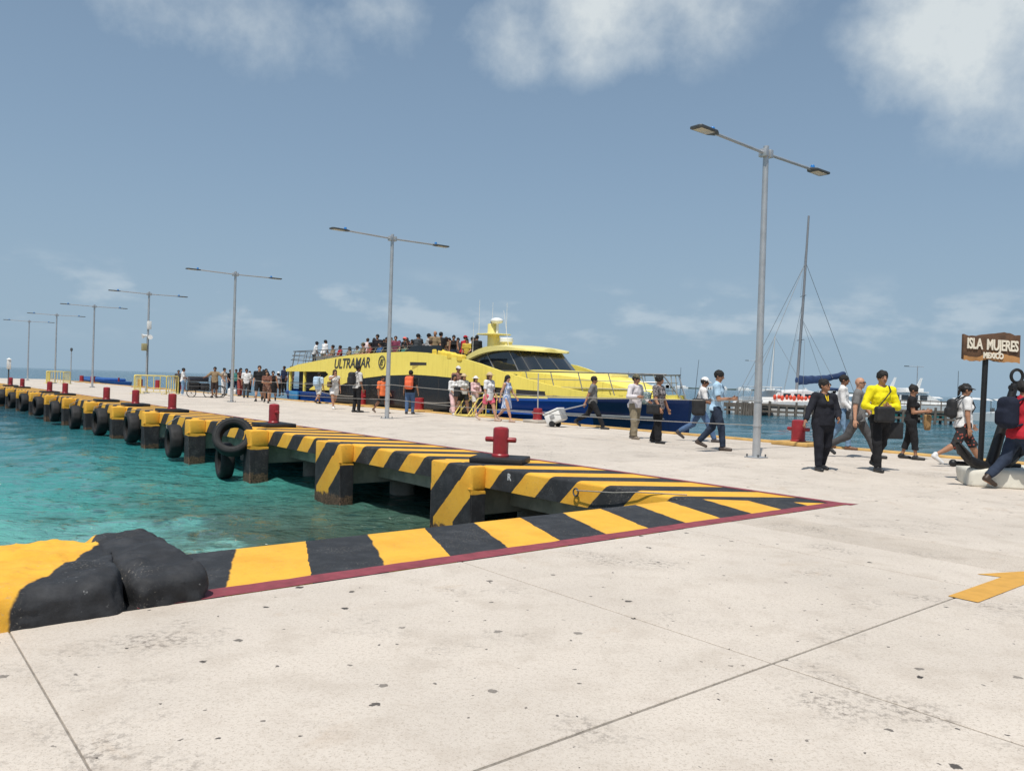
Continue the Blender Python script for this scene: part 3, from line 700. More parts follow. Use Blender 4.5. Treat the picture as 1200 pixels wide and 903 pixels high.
for i, s in enumerate([24.95, 29.5, 34.1, 38.6, 43.0, 47.4, 51.9, 56.4, 60.9, 65.3, 69.8, 74.2, 78.6, 83.1]):
    tyre(s + random.uniform(-.1, .12), 7.55 - random.uniform(0, .06), -.64 + random.uniform(-.09, .07), 'single worn tyre hanging flat on the striped pier face between two buttresses', (random.uniform(0, 6), 0, R(random.uniform(-6, 6))), random.uniform(.98, 1.08))

# ------------------------------------------------------------------ lamp posts and the cables between them
LS = [9.26 + 14.56 * i for i in range(7)]; LT = 14.24
GL = 'twin-armed lamp posts along the middle of the pier'
def lamp(label, loc):
    t = thing('street_lamp', label, 'lamp post', loc, A, GL)
    MB().lathe([(.078, .02), (.078, 1.0), (.066, 3.5), (.056, 6.35), (0, 6.36)], 18).build('pole', M_GALV, t)
    bp = MB().box(-.17, .17, -.17, .17, 0, .022).build('base_plate', M_GALV, t, bevel=.004)
    for x in (-.13, .13):
        for y in (-.13, .13): MB().lathe([(.016, .02), (.016, .075), (0, .078)], 6, (x, y)).build('anchor_bolt', M_DKMET, bp)
    for sg in (-1, 1):
        am = MB().tube([(sg * .05, 0, 6.20), (sg * 1.72, 0, 6.225)], .030, 10).build('arm', M_GALV, t)
        MB().box(-.05, .05, -.09, .09, 6.12, 6.28).build('bracket', M_GALV, am, loc=(sg * .085, 0, 0), bevel=.01)
        hd = MB(); hd.prism([(sg * 1.66, -.05), (sg * 1.80, -.13), (sg * 2.30, -.14), (sg * 2.33, -.10), (sg * 2.33, .10), (sg * 2.30, .14), (sg * 1.80, .13), (sg * 1.66, .05)], 6.20, 6.245)
        h = hd.build('lamp_head', M_DKMET, t, bevel=.01)
        MB().box(min(sg * 1.86, sg * 2.26), max(sg * 1.86, sg * 2.26), -.10, .10, 6.190, 6.1985).build('diffuser', M_LENS, h, bevel=.003)
        MB().lathe([(.045, 6.244), (.045, 6.30), (.035, 6.325), (0, 6.328)], 12, (sg * 1.80, 0)).build('photocell', M_BLUECAP, h)
    for z in (1.16, .66): MB().lathe([(.092, z - .02), (.092, z + .02)], 14).build('cable_clamp', M_GALV, t)
    return t
lab = ['tall grey twin-armed lamp post standing nearest the lone black-uniformed woman', 'grey twin-armed lamp post in front of the ferry lettering', 'grey twin-armed lamp post among the queue near the luggage cart',
       'twin-armed lamp post carrying loudspeakers and a meter box above a yellow barrier', 'plain twin-armed lamp post between the two yellow barriers',
       'twin-armed lamp post rising from the smaller far yellow barrier', 'last twin-armed lamp post at the seaward end of the pier']
lamps = [lamp(lab[i], W(LS[i], LT)) for i in range(7)]
l4 = lamps[3]
MB().box(-.10, .14, -.22, -.05, 4.0, 4.5).build('control_box', M_WPLAS, l4, bevel=.02)
MB().lathe([(.05, 0), (.06, .1), (.15, .3)], 14, M=Matrix.Translation((-.05, -.05, 3.6)) @ Matrix.Rotation(R(-100), 4, 'Y')).build('loudspeaker', M_WPLAS, l4)
MB().lathe([(.05, 0), (.06, .1), (.15, .3)], 14, M=Matrix.Translation((.05, -.05, 3.45)) @ Matrix.Rotation(R(80), 4, 'X')).build('loudspeaker', M_WPLAS, l4)
MB().box(-.34, -.06, -.14, .14, 2.65, 3.10).build('meter_box', plain('olive_box', (.35, .31, .16), .6), l4, bevel=.02)
MB().tube([(0, -.09, 3.4), (0, -.09, 2.0), (0, -.085, .1)], .018, 6).build('conduit', M_DKMET, l4)
def cable(p0, p1, sag, label, r=.011):
    pts = [p0.lerp(p1, i / 16) - Vector((0, 0, 4 * sag * (i / 16) * (1 - i / 16))) for i in range(17)]
    m = MB().tube(pts, r, 6).build('barrier_cable', M_ROPE); tag(m, label, 'cable', 'cables strung between the lamp posts')
names = ['the tall lone lamp post and the lettering lamp post', 'the lettering lamp post and the luggage-cart lamp post']
for i in range(2):
    for z, sg, w in ((1.16, .12, 'upper'), (.66, .10, 'lower')):
        cable(W(LS[i], LT, z), W(LS[i + 1], LT, z + .02), sg, '%s grey cable slung between %s' % (w, names[i]))

# ------------------------------------------------------------------ yellow barriers, far signs
def barrier(loc, rz, w, h, n, label, parts=1):
    t = thing('crowd_barrier', label, 'barrier', loc, rz, 'yellow tube barriers round the lamp posts')
    for x0, y0, a in ((0, 0, 0), (w, 0, R(65)), (0, .02, R(78)))[:parts]:
        M = Matrix.Translation((x0, y0, 0)) @ Matrix.Rotation(a, 4, 'Z')
        f = MB().tube([M @ Vector(p) for p in ((0, 0, 0), (0, 0, h - .1), (.03, 0, h - .03), (.1, 0, h), (w - .1, 0, h), (w - .03, 0, h - .03), (w, 0, h - .1), (w, 0, 0))], .034, 8).build('frame', M_YTUBE, t)
        MB().tube([M @ Vector((0, 0, .16)), M @ Vector((w, 0, .16))], .02, 6).build('bottom_rail', M_YTUBE, f)
        for i in range(1, n): MB().tube([M @ Vector((w * i / n, 0, .16)), M @ Vector((w * i / n, 0, h))], .024, 6).build('bar', M_YTUBE, f)
        for x in (.25, w - .25): MB().tube([M @ Vector((x, -.28, .015)), M @ Vector((x, 0, .10)), M @ Vector((x, .28, .015))], .02, 6).build('foot', M_YTUBE, f)
    return t
barrier(Vector((*gz(157, 461.5)[:2], 0)), R(26), 1.75, 1.12, 5, 'wide yellow tube barrier around the lamp post with loudspeakers', 3)
barrier(W(80.5, 13.3), A - R(10), 1.3, 1.1, 6, 'small far yellow tube barrier around a plain lamp post', 3)
t = thing('navigation_post', 'thin grey post with a dark lamp beside the smaller far barrier', 'post', W(81.5, 15.4), A)
MB().lathe([(.05, 0), (.045, 3.0), (0, 3.0)], 10).build('pole', M_GALV, t); MB().lathe([(.06, 2.98), (.11, 3.05), (.10, 3.25), (0, 3.3)], 10).build('lantern', M_DKMET, t)
MB().lathe([(.13, 0), (.13, .012), (.05, .02)], 10).build('base_flange', M_GALV, t)
t = thing('navigation_light', 'small white light box on a post near the far end of the striped edge', 'light', W(74, 9.6), A)
MB().lathe([(.06, 0), (.05, 1.2)], 8).build('post', M_DKMET, t); MB().box(-.14, .14, -.14, .14, 1.2, 1.95).build('light_box', M_WPLAS, t, bevel=.03); MB().lathe([(.2, 1.95), (.0, 2.1)], 10).build('cap', M_WPLAS, t)
# ------------------------------------------------------------------ the ferry (local x = towards the bow, y = across, near side negative)
ferry = thing('ferry', 'large yellow and blue passenger ferry with ULTRAMAR lettering, moored along the pier', 'ferry', W(46, 23.0, 0), A - R(90))
def lerp_poly(pts, x):
    return float(np.interp(x, [p[0] for p in pts], [p[1] for p in pts]))
def hb(x): return 3.3 if x <= 17 else 3.3 * max(0.0, 1 - ((x - 17) / 11.25) ** 2.3)
GUN = [(1.5, .47), (7, .50), (15, .66), (21, .80), (25, .87), (28.7, .98)]
def gun(x): return lerp_poly(GUN, x)
def hull_section(x):
    """half widths at rising levels, flared towards the bow"""
    g = gun(x); top = max(hb(x), .03); f = max(0, (x - 15) / 13.7)
    low = top * (1 - .10 - .62 * f ** 1.3) if x < 27 else top * .2
    kn = -.05 + .35 * f
    return [(low * .55, -1.9), (low * .93, -1.3), (low + (top - low) * .35, -.7), (low + (top - low) * .62, kn), (top * .985, g - .16), (top, g - .13), (top, g)]
def build_hull():
    xs = list(np.linspace(1.5, 17, 18)) + list(np.linspace(17.6, 28.1, 30))
    b = MB(); vs = []; n = 0
    for x in xs:
        sec = hull_section(x); rake = 0
        ring = [(x + .25 * (z + 1.9) / 2.8 * max(0, (x - 20) / 8.6), -w, z) for w, z in sec] + [(x + .25 * (z + 1.9) / 2.8 * max(0, (x - 20) / 8.6), w, z) for w, z in reversed(sec)]
        n = len(ring); vs += ring
    fs = []
    for i in range(len(xs) - 1):
        for k in range(n - 1): fs.append((i * n + k, (i + 1) * n + k, (i + 1) * n + k + 1, i * n + k + 1))
        fs.append((i * n + n - 1, (i + 1) * n + n - 1, (i + 1) * n, i * n))
    fs.append(tuple(range(n))); fs.append(tuple((len(xs) - 1) * n + k for k in reversed(range(n))))
    b.add(vs, fs); return b
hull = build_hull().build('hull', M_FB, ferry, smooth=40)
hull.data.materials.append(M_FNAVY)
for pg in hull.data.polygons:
    if pg.center.x > 25.1: pg.material_index = 1  # forward hull faces take the darker navy
def side_panel(name, top, bot, x0, x1, mat, off=.0, th=.05, parent=ferry, step=.3, sides=(-1, 1), both=True, hw=hb):
    """sheet bent along the ship's side between two profile lines"""
    out = []
    for sg in sides:
        n = max(2, int((x1 - x0) / step) + 1); b = MB(); vs = []
        keys = sorted(set(list(np.linspace(x0, x1, n)) + [p[0] for p in top + bot if x0 <= p[0] <= x1]))
        for x in keys:
            y = hw(x) + off; zt, zb = lerp_poly(top, x), lerp_poly(bot, x)
            if zt - zb < .004: zt = zb + .004
            vs += [(x, sg * y, zb), (x, sg * y, zt), (x, sg * (y - th), zt), (x, sg * (y - th), zb)]
        fs = [(0, 1, 2, 3), tuple(4 * (len(keys) - 1) + i for i in (3, 2, 1, 0))]
        for i in range(len(keys) - 1):
            for k in range(4): l = (k + 1) % 4; fs.append((4 * i + k, 4 * i + 4 + k, 4 * i + 4 + l, 4 * i + l))
        b.add(vs, fs); out.append(b.build(name, mat, parent, smooth=30))
    return out
BLKTOP = [(6.94, .67), (8.14, .92), (9.46, 1.21), (11.0, 1.39), (12.7, 1.52), (15.4, 1.60), (17.0, 1.56), (18.4, 1.50), (19.3, 1.38), (20.3, 1.16), (21.0, .9)]
YTOP = [(1.5, 1.77), (3.1, 2.03), (6.3, 2.31), (9.2, 2.53), (12.6, 2.63), (14.9, 2.65), (16.3, 2.59), (17.6, 2.47), (19.2, 2.28), (20.0, 2.12), (21.3, 1.80), (23.3, 1.36), (24.75, 1.13), (26.5, .95)]
YBOT = [(1.5, 1.62), (6.6, 1.66), (6.95, 1.5), (9.46, 1.21), (11.0, 1.39), (12.7, 1.52), (15.4, 1.60), (17.0, 1.56), (18.4, 1.50), (19.3, 1.38), (20.3, 1.21), (22.3, 1.10), (23.9, .92), (26.5, .93)]
side_panel('side_band', YTOP, YBOT, 1.5, 26.5, M_FY, .03, .12)
side_panel('side_strut', [(4.67, .66), (6.98, 1.52), (9.46, 1.52)], [(4.67, .62), (6.94, .66), (8.14, .92), (9.46, 1.21)], 4.67, 9.46, M_FY, .028, .10)
bp = side_panel('window_band', BLKTOP, [(6.94, .50), (8, -.2), (10, -1.2), (21, -1.2)], 6.96, 21.0, M_FK, .012, .06)
side_panel('rubbing_strake', [(x, gun(x) + .03) for x in np.linspace(1.5, 28.0, 40)], [(x, gun(x) - .04) for x in np.linspace(1.5, 28.0, 40)], 20.6, 28.0, M_FYP, .03, .08)
side_panel('rubbing_strake', [(1.5, .50), (7, .52)], [(1.5, .44), (7, .46)], 1.5, 7.0, M_FB, .03, .08)
side_panel('lower_strake', [(19.4, .22), (23.9, .26)], [(19.4, .12), (23.9, .16)], 19.4, 23.9, M_FB, .012, .2)
for x0, x1 in ((21.0, 21.7), (22.0, 23.3)):    # scuppers in the bulwark
    side_panel('scupper', [(x0, gun(x0) + .30), (x1, gun(x1) + .24)], [(x0, gun(x0) + .05), (x1, gun(x1) + .05)], x0, x1, M_INT, .034, .03)
for x0, x1 in ((15.0, 16.35),):
    side_panel('vent', [(x0, 2.17), (x1, 2.15)], [(x0, 2.02), (x1 - .1, 2.03)], x0, x1, M_INT, .036, .03)
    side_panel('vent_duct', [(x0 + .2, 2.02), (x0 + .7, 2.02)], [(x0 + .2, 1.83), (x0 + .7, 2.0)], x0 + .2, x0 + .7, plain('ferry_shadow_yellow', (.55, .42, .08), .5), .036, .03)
# mullions that break up the black glazing
for x in (9.3, 10.9, 12.5, 14.1, 15.7, 17.3, 18.9):
    side_panel('mullion', [(x, lerp_poly(BLKTOP, x) - .1), (x + .05, lerp_poly(BLKTOP, x) - .1)], [(x, .35), (x + .05, .35)], x, x + .05, M_INT, .016, .02)
# decks and inner house
def deck(name, x0, x1, z, hwf, mat, th=.08):
    xs = np.linspace(x0, x1, 30); poly = [(x, -hwf(x)) for x in xs] + [(x, hwf(x)) for x in reversed(xs)]
    return MB().prism(poly, z - th, z).build(name, mat, ferry, smooth=0)
deck('main_deck', 1.55, 27.9, .30, lambda x: max(hb(x) - .08, .02), M_DECK)
deck('upper_deck', 1.7, 20.5, 1.88, lambda x: hb(x) - .15, M_DECK)
MB().box(6.9, 20.6, -3.05, 3.05, .31, 1.79).build('cabin', M_INT, ferry)
MB().box(2.05, 6.88, -2.75, 3.1, .31, 1.79).build('stern_lobby', M_INT, ferry)
MB().box(1.52, 1.62, -3.2, 3.2, .3, .62).build('transom', M_FB, ferry)
for sg in (-1, 1):
    for x in (1.75, 3.65):
        MB().box(x, x + .16, sg * 3.18 - .07, sg * 3.18 + .07, .3, 1.66).build('stern_post', M_FY, ferry, bevel=.02)
    MB().tube([(1.7, sg * 3.2, 1.0), (6.4, sg * 3.2, 1.0)], .025, 6).build('stern_rail', M_DKRAIL, ferry)
    MB().tube([(1.7, sg * 3.2, .75), (5.6, sg * 3.2, .75)], .02, 6).build('stern_rail', M_DKRAIL, ferry)
MB().box(2.2, 3.3, -3.42, -3.31, -.2, .50).build('boarding_step', plain('light_blue_paint', (.05, .24, .48), .5), ferry, bevel=.02)
# upper deck railings: tube rails with uprights, raked back at the stern
RT = [(2.0, 2.80), (16.0, 2.93)]
for sg in (-1, 1):
    for k, dz in enumerate((0, -.22, -.44)):
        MB().tube([(2.0 - .16 * k * .6, sg * 3.12, 2.80 + dz), (9, sg * 3.12, 2.87 + dz * .8), (15.2, sg * 3.12, 2.93 + dz * .55)], .024 if k == 0 else .016, 6).build('top_rail' if k == 0 else 'rail', M_DKRAIL if k == 0 else M_STEEL, ferry)
    for x in np.arange(2.2, 15.4, .72):
        z0 = lerp_poly(YTOP, x) - .05; z1 = lerp_poly([(2.0, 2.80), (9, 2.87), (15.2, 2.93)], x)
        MB().tube([(x - .32, sg * 3.14, z0), (x, sg * 3.12, z1)], .017, 6).build('stanchion', M_STEEL, ferry)
for k, dz in enumerate((0, -.25, -.5)):
    MB().tube([(2.0 - .15 * k, -3.12, 2.80 + dz), (2.0 - .15 * k, 3.12, 2.80 + dz)], .024, 6).build('stern_top_rail', M_DKRAIL, ferry)
for y in np.linspace(-3.0, 3.0, 9): MB().tube([(1.62, y, 1.8), (2.0, y, 2.8)], .017, 6).build('stanchion', M_DKRAIL, ferry)
# rows of seats on the upper deck
sm = MB(); sm.box(0, .42, -1.25, 1.25, .40, .46); sm.box(-.06, 0, -1.25, 1.25, .40, .66)
for y in (-1.1, 0, 1.1): sm.box(.1, .3, y - .03, y + .03, 0, .40)
smm = sm.mesh('seat_row', bevel=.01, seg=1); smm.materials.append(M_SEAT)
for x in np.arange(4.5, 15.5, 1.05):
    for y in (-1.6, 1.6): put('seat_row', smm, None, ferry, loc=(x, y, 1.881))
# smoked wind screen and rolled tarpaulin before the wheelhouse
side_panel('wind_screen', [(14.2, 2.62), (15.2, 2.92), (17.4, 2.90)], [(14.2, 2.58), (16.3, 2.5), (17.4, 2.42)], 14.2, 17.4, M_FK, -.02, .05)
sd = SDF((16.6, -3.5, 2.1), (19.0, -2.7, 2.9), .045)
for i in range(9):
    x = 16.85 + i * .24; rbox(sd, (x, -3.14 + .03 * math.sin(i * 2.1), 2.60 - .035 * i + .012 * math.sin(i * 1.7)), (.18, .16 + .02 * math.sin(i * 3.1), .15 + .012 * math.sin(i * 2.7)), .06, .05)
put('tarpaulin', sdf_mesh('tarpaulin', sd), M_TARP, ferry)
# wheelhouse
def house(x, kind):
    """half width of the wheelhouse, tapering to a rounded front"""
    return 2.35 if x < 20.5 else 2.35 * max(.0, 1 - ((x - 20.5) / 3.9) ** 2.4) ** .5
ROOFT = [(16.9, 2.46), (17.3, 2.64), (17.8, 2.80), (18.4, 2.92), (19.0, 2.95), (19.8, 2.91), (20.4, 2.84), (20.9, 2.76)]
ROOFB = [(16.9, 2.30), (17.3, 2.42), (17.8, 2.56), (18.4, 2.67), (19.0, 2.73), (19.8, 2.75), (20.4, 2.74), (20.9, 2.71)]
xs = list(np.linspace(16.9, 20.85, 34)); rb = MB(); vs = []
rw = lambda x: 1.62 if x < 20.0 else 1.62 * max(.02, 1 - ((x - 20.0) / .87) ** 2.6) ** .42
ys = np.linspace(-1, 1, 13)
for x in xs:
    w = rw(x); zt, zb = lerp_poly(ROOFT, x), lerp_poly(ROOFB, x)
    vs += [(x, w * y, zt + .10 * (1 - y * y)) for y in ys] + [(x, w * y, zb) for y in reversed(ys)]
n = 26; fs = [tuple(range(n)), tuple((len(xs) - 1) * n + k for k in reversed(range(n)))]
for i in range(len(xs) - 1):
    for k in range(n): l = (k + 1) % n; fs.append((i * n + k, (i + 1) * n + k, (i + 1) * n + l, i * n + l))
rb.add(vs, fs); roof = rb.build('wheelhouse_roof', M_FYP, ferry, smooth=45)
# glazing: raked shell between sill and roof, built pane by pane with frames between
def shell(u, z):
    """wheelhouse outline at parameter u (-1..1 round the front), z between sill 1.86 and roof 2.68"""
    k = (z - 1.86) / .82; a = u * math.pi / 2
    front = 21.55 - .95 * k; w = 1.50 - .10 * k
    if abs(u) > .62: s = (abs(u) - .62) / .38; x = 20.55 - .75 * k + (17.2 - 20.55) * s; return Vector((x, math.copysign(w, u), z))
    t = abs(u) / .62; ang = t * math.pi / 2
    return Vector((20.55 - .75 * k + (front - 20.55 + .75 * k) * math.cos(ang) ** .75, math.copysign(w * math.sin(ang) ** .75, u) if u else 0, z))
us = [-1, -.80, -.62, -.42, -.20, 0, .20, .42, .62, .80, 1]
gl = MB().build
for a, b_ in zip(us, us[1:]):
    b = MB(); vs = []
    uu = np.linspace(a + .006, b_ - .006, 5)
    for u in uu:
        ztop = lambda p: lerp_poly(ROOFB, p.x) + .03
        p0 = shell(u, 1.86); p1 = shell(u, 2.68); p1.z = max(min(ztop(p1), 2.72), 1.90)
        inn = Vector((-.04, -.03 if u > 0 else .03, 0))
        vs += [p0, p1, p1 + inn, p0 + inn]
    fs = [(0, 1, 2, 3), (19, 18, 17, 16)]
    for i in range(4):
        for k in range(4): l = (k + 1) % 4; fs.append((4 * i + k, 4 * i + 4 + k, 4 * i + 4 + l, 4 * i + l))
    b.add(vs, fs); b.build('window_pane', M_GLASS, ferry, smooth=40)
for u in us[1:-1]:
    p0, p1 = shell(u, 1.86), shell(u, 2.70); p1.z = max(min(lerp_poly(ROOFB, p1.x) + .02, 2.70), 1.9)
    MB().tube([p0, p1], .028, 6).build('window_post', M_DKMET if abs(u) < .6 else M_STEEL, ferry)
MB().box(17.5, 21.4, -2.2, 2.2, .32, 1.87).build('wheelhouse_base', M_FY, ferry, bevel=.05)
# sill ledge round the glazing
sill = MB(); pts = [shell(u, 1.86) for u in np.linspace(-1, 1, 41)]; sill.tube([p + Vector((.06, 0, -.02)) for p in pts], .055, 8); sill.build('window_sill', M_FYP, ferry)
# dark side opening under the sill, and the trunk cabin on the foredeck
for sg in (-1, 1): MB().box(20.0, 21.3, sg * 2.21 - .03, sg * 2.21 + .03, 1.30, 1.72).build('side_opening', M_INT, ferry)
tr = MB(); vs = []; xs = np.linspace(21.3, 27.2, 18)
for x in xs:
    f = (x - 21.3) / 5.9; w = min(2.25 * (1 - .55 * f ** 2), max(hb(x) - .35, .1)); h = 1.93 - .16 * f - .72 * f ** 3
    vs += [(x, -w, .3), (x, -w * .93, h - .12), (x, -w * .6, h), (x, 0, h + .05), (x, w * .6, h), (x, w * .93, h - .12), (x, w, .3)]
fs = [tuple(range(7)), tuple(17 * 7 + k for k in reversed(range(7)))]
for i in range(17):
    for k in range(6): fs.append((i * 7 + k, (i + 1) * 7 + k, (i + 1) * 7 + k + 1, i * 7 + k + 1))
tr.add(vs, fs); tr.build('foredeck_trunk', M_FY, ferry, smooth=40)
MB().box(24.2, 24.9, -.5, .5, 1.62, 1.84).build('deck_hatch', M_FYP, ferry, bevel=.04)
side_panel('bow_bulwark', [(26.2, 1.02), (27.9, 1.12)], [(26.2, .9), (27.9, .95)], 26.2, 27.9, M_FY, .01, .06)
# bow rails: long top rail, two courses, raked posts
def bowhw(x): return max(hb(x) - .10, .10)
for sg in (-1, 1):
    for z, x0, x1, r in ((1.84, 20.2, 27.5, .028), (1.55, 22.0, 27.3, .016), (1.26, 23.4, 27.2, .016)):
        MB().tube([(x, sg * bowhw(x), z) for x in np.linspace(x0, x1, 20)], r, 6).build('bow_rail', M_DKRAIL if r > .02 else M_STEEL, ferry)
    for x in (21.2, 22.3, 23.4, 24.5, 25.6, 26.7, 27.1):
        MB().tube([(x + .28, sg * bowhw(x + .28), gun(x)), (x, sg * bowhw(x), 1.84)], .02, 6).build('rail_post', M_STEEL, ferry)
    MB().tube([(28.0, sg * .12, gun(28)), (27.4, sg * bowhw(27.4), 1.82)], .03, 6).build('bow_post', M_STEEL, ferry)
# mast with radar, radome and whip aerials
mast = MB(); mast.add([(16.75, -.28, 2.2), (17.45, -.28, 2.2), (17.45, .28, 2.2), (16.75, .28, 2.2), (16.6, -.16, 4.1), (16.95, -.16, 4.1), (16.95, .16, 4.1), (16.6, .16, 4.1)],
                      [(3, 2, 1, 0), (4, 5, 6, 7), (0, 1, 5, 4), (1, 2, 6, 5), (2, 3, 7, 6), (3, 0, 4, 7)]); m_ = mast.build('mast', M_FYP, ferry, bevel=.04)
MB().box(16.3, 17.5, -.55, .55, 3.56, 3.62).build('cross_arm', M_FYP, m_, bevel=.02)
MB().ell((17.1, 0, 4.22), (.30, .30, .15)).build('radome', M_WHITE, m_)
MB().tube([(17.15, .0, 3.6), (17.15, 0, 4.15)], .06, 8).build('radome_stalk', M_WHITE, m_)
MB().lathe([(.28, 3.20), (.31, 3.23), (.31, 3.38), (.28, 3.41), (0, 3.42)], 20, (17.85, 0)).build('radar_drum', M_WHITE, m_)
MB().box(17.65, 18.05, -.2, .2, 2.85, 3.21).build('radar_stand', M_FYP, m_, bevel=.03)
for x, y, z0, z1, lx in ((16.4, -.5, 3.6, 5.2, 0), (16.75, 0, 4.1, 5.1, .02), (17.2, .5, 3.6, 5.1, 0), (17.3, -1.5, 2.55, 4.05, .02), (19.6, -1.3, 2.88, 4.5, -.42)):
    MB().tube([(x, y, z0), (x + lx, y, z1)], [.014, .008], 5).build('whip_aerial', M_WPLAS, ferry)
MB().lathe([(.05, 4.0), (.05, 4.25), (0, 4.27)], 8, (16.7, 0)).build('mast_light', M_DKMET, m_)
# lettering and emblem on both sides of the band
def side_text(body, size, x, z, slope, sg, shear=.22):
    tb = text_mb(body, size, .006, shear, .012, space=.98); vs = []
    for X, Y, Z in tb.v:
        X *= 1.07; xx = x + (X if sg < 0 else -X); vs.append((xx, sg * (hb(xx) + .042 + Z), z + Y + slope * (X)))
    b = MB(); b.add(vs, tb.f); return b
for sg in (-1, 1):
    side_text('ULTRAMAR', .70, 7.55 if sg < 0 else 12.0, 1.84, .022 * 1, sg).build('lettering', M_LETTER, ferry, smooth=0)
    cxm = 12.50 if sg < 0 else 6.9; cz = 2.16
    e = MB(); yy = sg * 3.345
    for rr_ in (.29,): e.tube([(cxm + rr_ * math.cos(a), yy, cz + rr_ * 1.02 * math.sin(a)) for a in np.linspace(0, 2 * math.pi, 29)[:-1]], .028, 6, closed=True)
    for k, (x0, x1) in enumerate(((-.10, .15), (-.14, .10), (-.18, .06))): e.tube([(cxm + x0, yy, cz + .12 - .12 * k), (cxm + x1, yy, cz + .12 - .12 * k)], .026, 6)
    e.tube([(cxm - .07, yy, cz + .12), (cxm - .15, yy, cz - .13)], .026, 6)
    e.build('emblem', M_LETTER, ferry)
# mooring lines and gangway
def mooring(p0, p1, sag, label):
    pts = [p0.lerp(p1, i / 12) - Vector((0, 0, 4 * sag * (i / 12) * (1 - i / 12))) for i in range(13)]
    tag(MB().tube(pts, .022, 6).build('mooring_line', M_ROPE), label, 'rope', 'ferry mooring lines')
def FP(x, y, z): return W(46 - x, 23.0 + y, z)
mooring(W(28.8, 18.8, .42), FP(20.6, -3.3, .75), .12, 'mooring line from the bollard beside the orange backpack to the ferry side')
mooring(W(34.0, 18.9, .5), FP(5.5, -3.3, .6), .1, 'mooring line from the bollard behind the black backpack to the ferry stern')
mooring(W(20.9, 18.6, .35), FP(23.6, -3.1, 1.75), .2, 'mooring line hanging from the ferry rail to the bollard behind the cooler')
g = thing('gangway', 'short yellow boarding gangway with tube handrails at the ferry side', 'gangway', W(25.0, 18.5), A); g.scale = (.8, .8, .75)
MB().box(-.3, 1.6, -.55, .55, .02, .10).build('ramp', M_YTUBE, g, bevel=.01)
for y in (-.55, .55):
    MB().tube([(-.3, y, .08), (.3, y, .95), (1.5, y, 1.25)], .028, 6).build('handrail', M_YTUBE, g)
    for x, z in ((.1, .65), (.8, 1.07), (1.45, 1.23)): MB().tube([(x, y, .08), (x, y, z)], .022, 6).build('post', M_YTUBE, g)
    MB().tube([(-.1, y, .08), (.8, y, 1.07)], .018, 6).build('brace', M_YTUBE, g)

# ------------------------------------------------------------------ blue barge past the far kerb
bg_ = thing('blue_barge', 'long low blue hull moored beyond the far kerb bollards', 'boat', W(96, 21.6, SEA), A + R(90))
bb = MB(); vs = []; xs = np.linspace(-7, 7, 15)
for x in xs:
    f = abs(x) / 7; w = 1.7 * (1 - .55 * f ** 4); h = 1.45 + .35 * max(0, x / 7) ** 2
    vs += [(x, -w * .7, -.3), (x, -w, h), (x, w, h), (x, w * .7, -.3)]
fs = [(0, 1, 2, 3), tuple(14 * 4 + k for k in (3, 2, 1, 0))]
for i in range(14):
    for k in range(4): l = (k + 1) % 4; fs.append((4 * i + k, 4 * i + 4 + k, 4 * i + 4 + l, 4 * i + l))
bb.add(vs, fs); bb.build('hull', plain('barge_blue', (.015, .085, .28), .5), bg_)
MB().box(-4, 2.5, -1.1, 1.1, 1.4, 1.75).build('hatch_cover', plain('barge_tarp_blue', (.02, .10, .34), .7, bump=.4), bg_, bevel=.15)
for x in (-5.5, 5.2): MB().lathe([(.09, 1.4), (.09, 1.85), (0, 1.86)], 8, (x, 0)).build('bitt', M_RED, bg_)

# ------------------------------------------------------------------ timber jetty and boats beyond
J0 = gz(835, 483.5, SEA); J1 = gz(1122, 498, SEA); J0 = Vector((J0[0], J0[1], 0)); J1 = Vector((J1[0], J1[1], 0))
JV = (J1 - J0); JL = JV.length; JA = math.atan2(JV.y, JV.x)
jet = thing('timber_jetty', 'weathered grey timber jetty on posts in front of the white boats', 'jetty', (J0.x, J0.y, SEA), JA)
n = int(JL / .9)
pm = [MB().box(0, JL / n - .05, -.2 + a, 2.4 + b, 1.02, 1.22).mesh('plank', smooth=0) for a, b in ((0, 0), (.12, -.1), (-.1, .08))]
for q in pm: q.materials.append(M_WOOD)
for i in range(n): put('plank', random.choice(pm), None, jet, loc=(i * JL / n, 0, random.uniform(-.03, .03)))
for z in (.78, .34):
    for i in range(0, n, 4): MB().box(i * JL / n + .03, min(n, i + 4) * JL / n - .03, -.12, .10, z, z + .22).build('stringer', M_WOOD, jet, smooth=0)
pmesh = MB().lathe([(.13, -1.2), (.12, 1.0), (.11, 1.45), (0, 1.47)], 9).mesh('post'); pmesh.materials.append(M_WOOD)
for i in range(0, n + 1):
    for y in (-.3, 2.5):
        o = put('post', pmesh, None, jet, loc=(i * JL / n, y, random.uniform(-.5, .12))); o.rotation_euler = (random.uniform(-.04, .04), random.uniform(-.05, .05), 0)
for i in range(9):
    o = put('post', pmesh, None, jet, loc=(3.0 + i * .28, -.75, -.15 + random.uniform(-.1, .1))); o.rotation_euler = (random.uniform(-.06, .06), random.uniform(-.1, .1), 0)
for z in (1.75, 2.1): MB().box(JL - 9, JL - .2, 2.3, 2.36, z - .05, z + .05).build('guard_rail', M_WOOD, jet, smooth=0)
for x in np.arange(JL - 9, JL, 1.8): MB().box(x, x + .1, 2.28, 2.38, 1.0, 2.15).build('guard_post', M_WOOD, jet, smooth=0)

def loft(secs, name, mat, parent, smooth=40):
    n = len(secs[0]); vs = [p for s_ in secs for p in s_]; fs = [tuple(range(n)), tuple((len(secs) - 1) * n + k for k in reversed(range(n)))]
    for i in range(len(secs) - 1):
        for k in range(n): l = (k + 1) % n; fs.append((i * n + k, (i + 1) * n + k, (i + 1) * n + l, i * n + l))
    return MB().add(vs, fs).build(name, mat, parent, smooth=smooth)
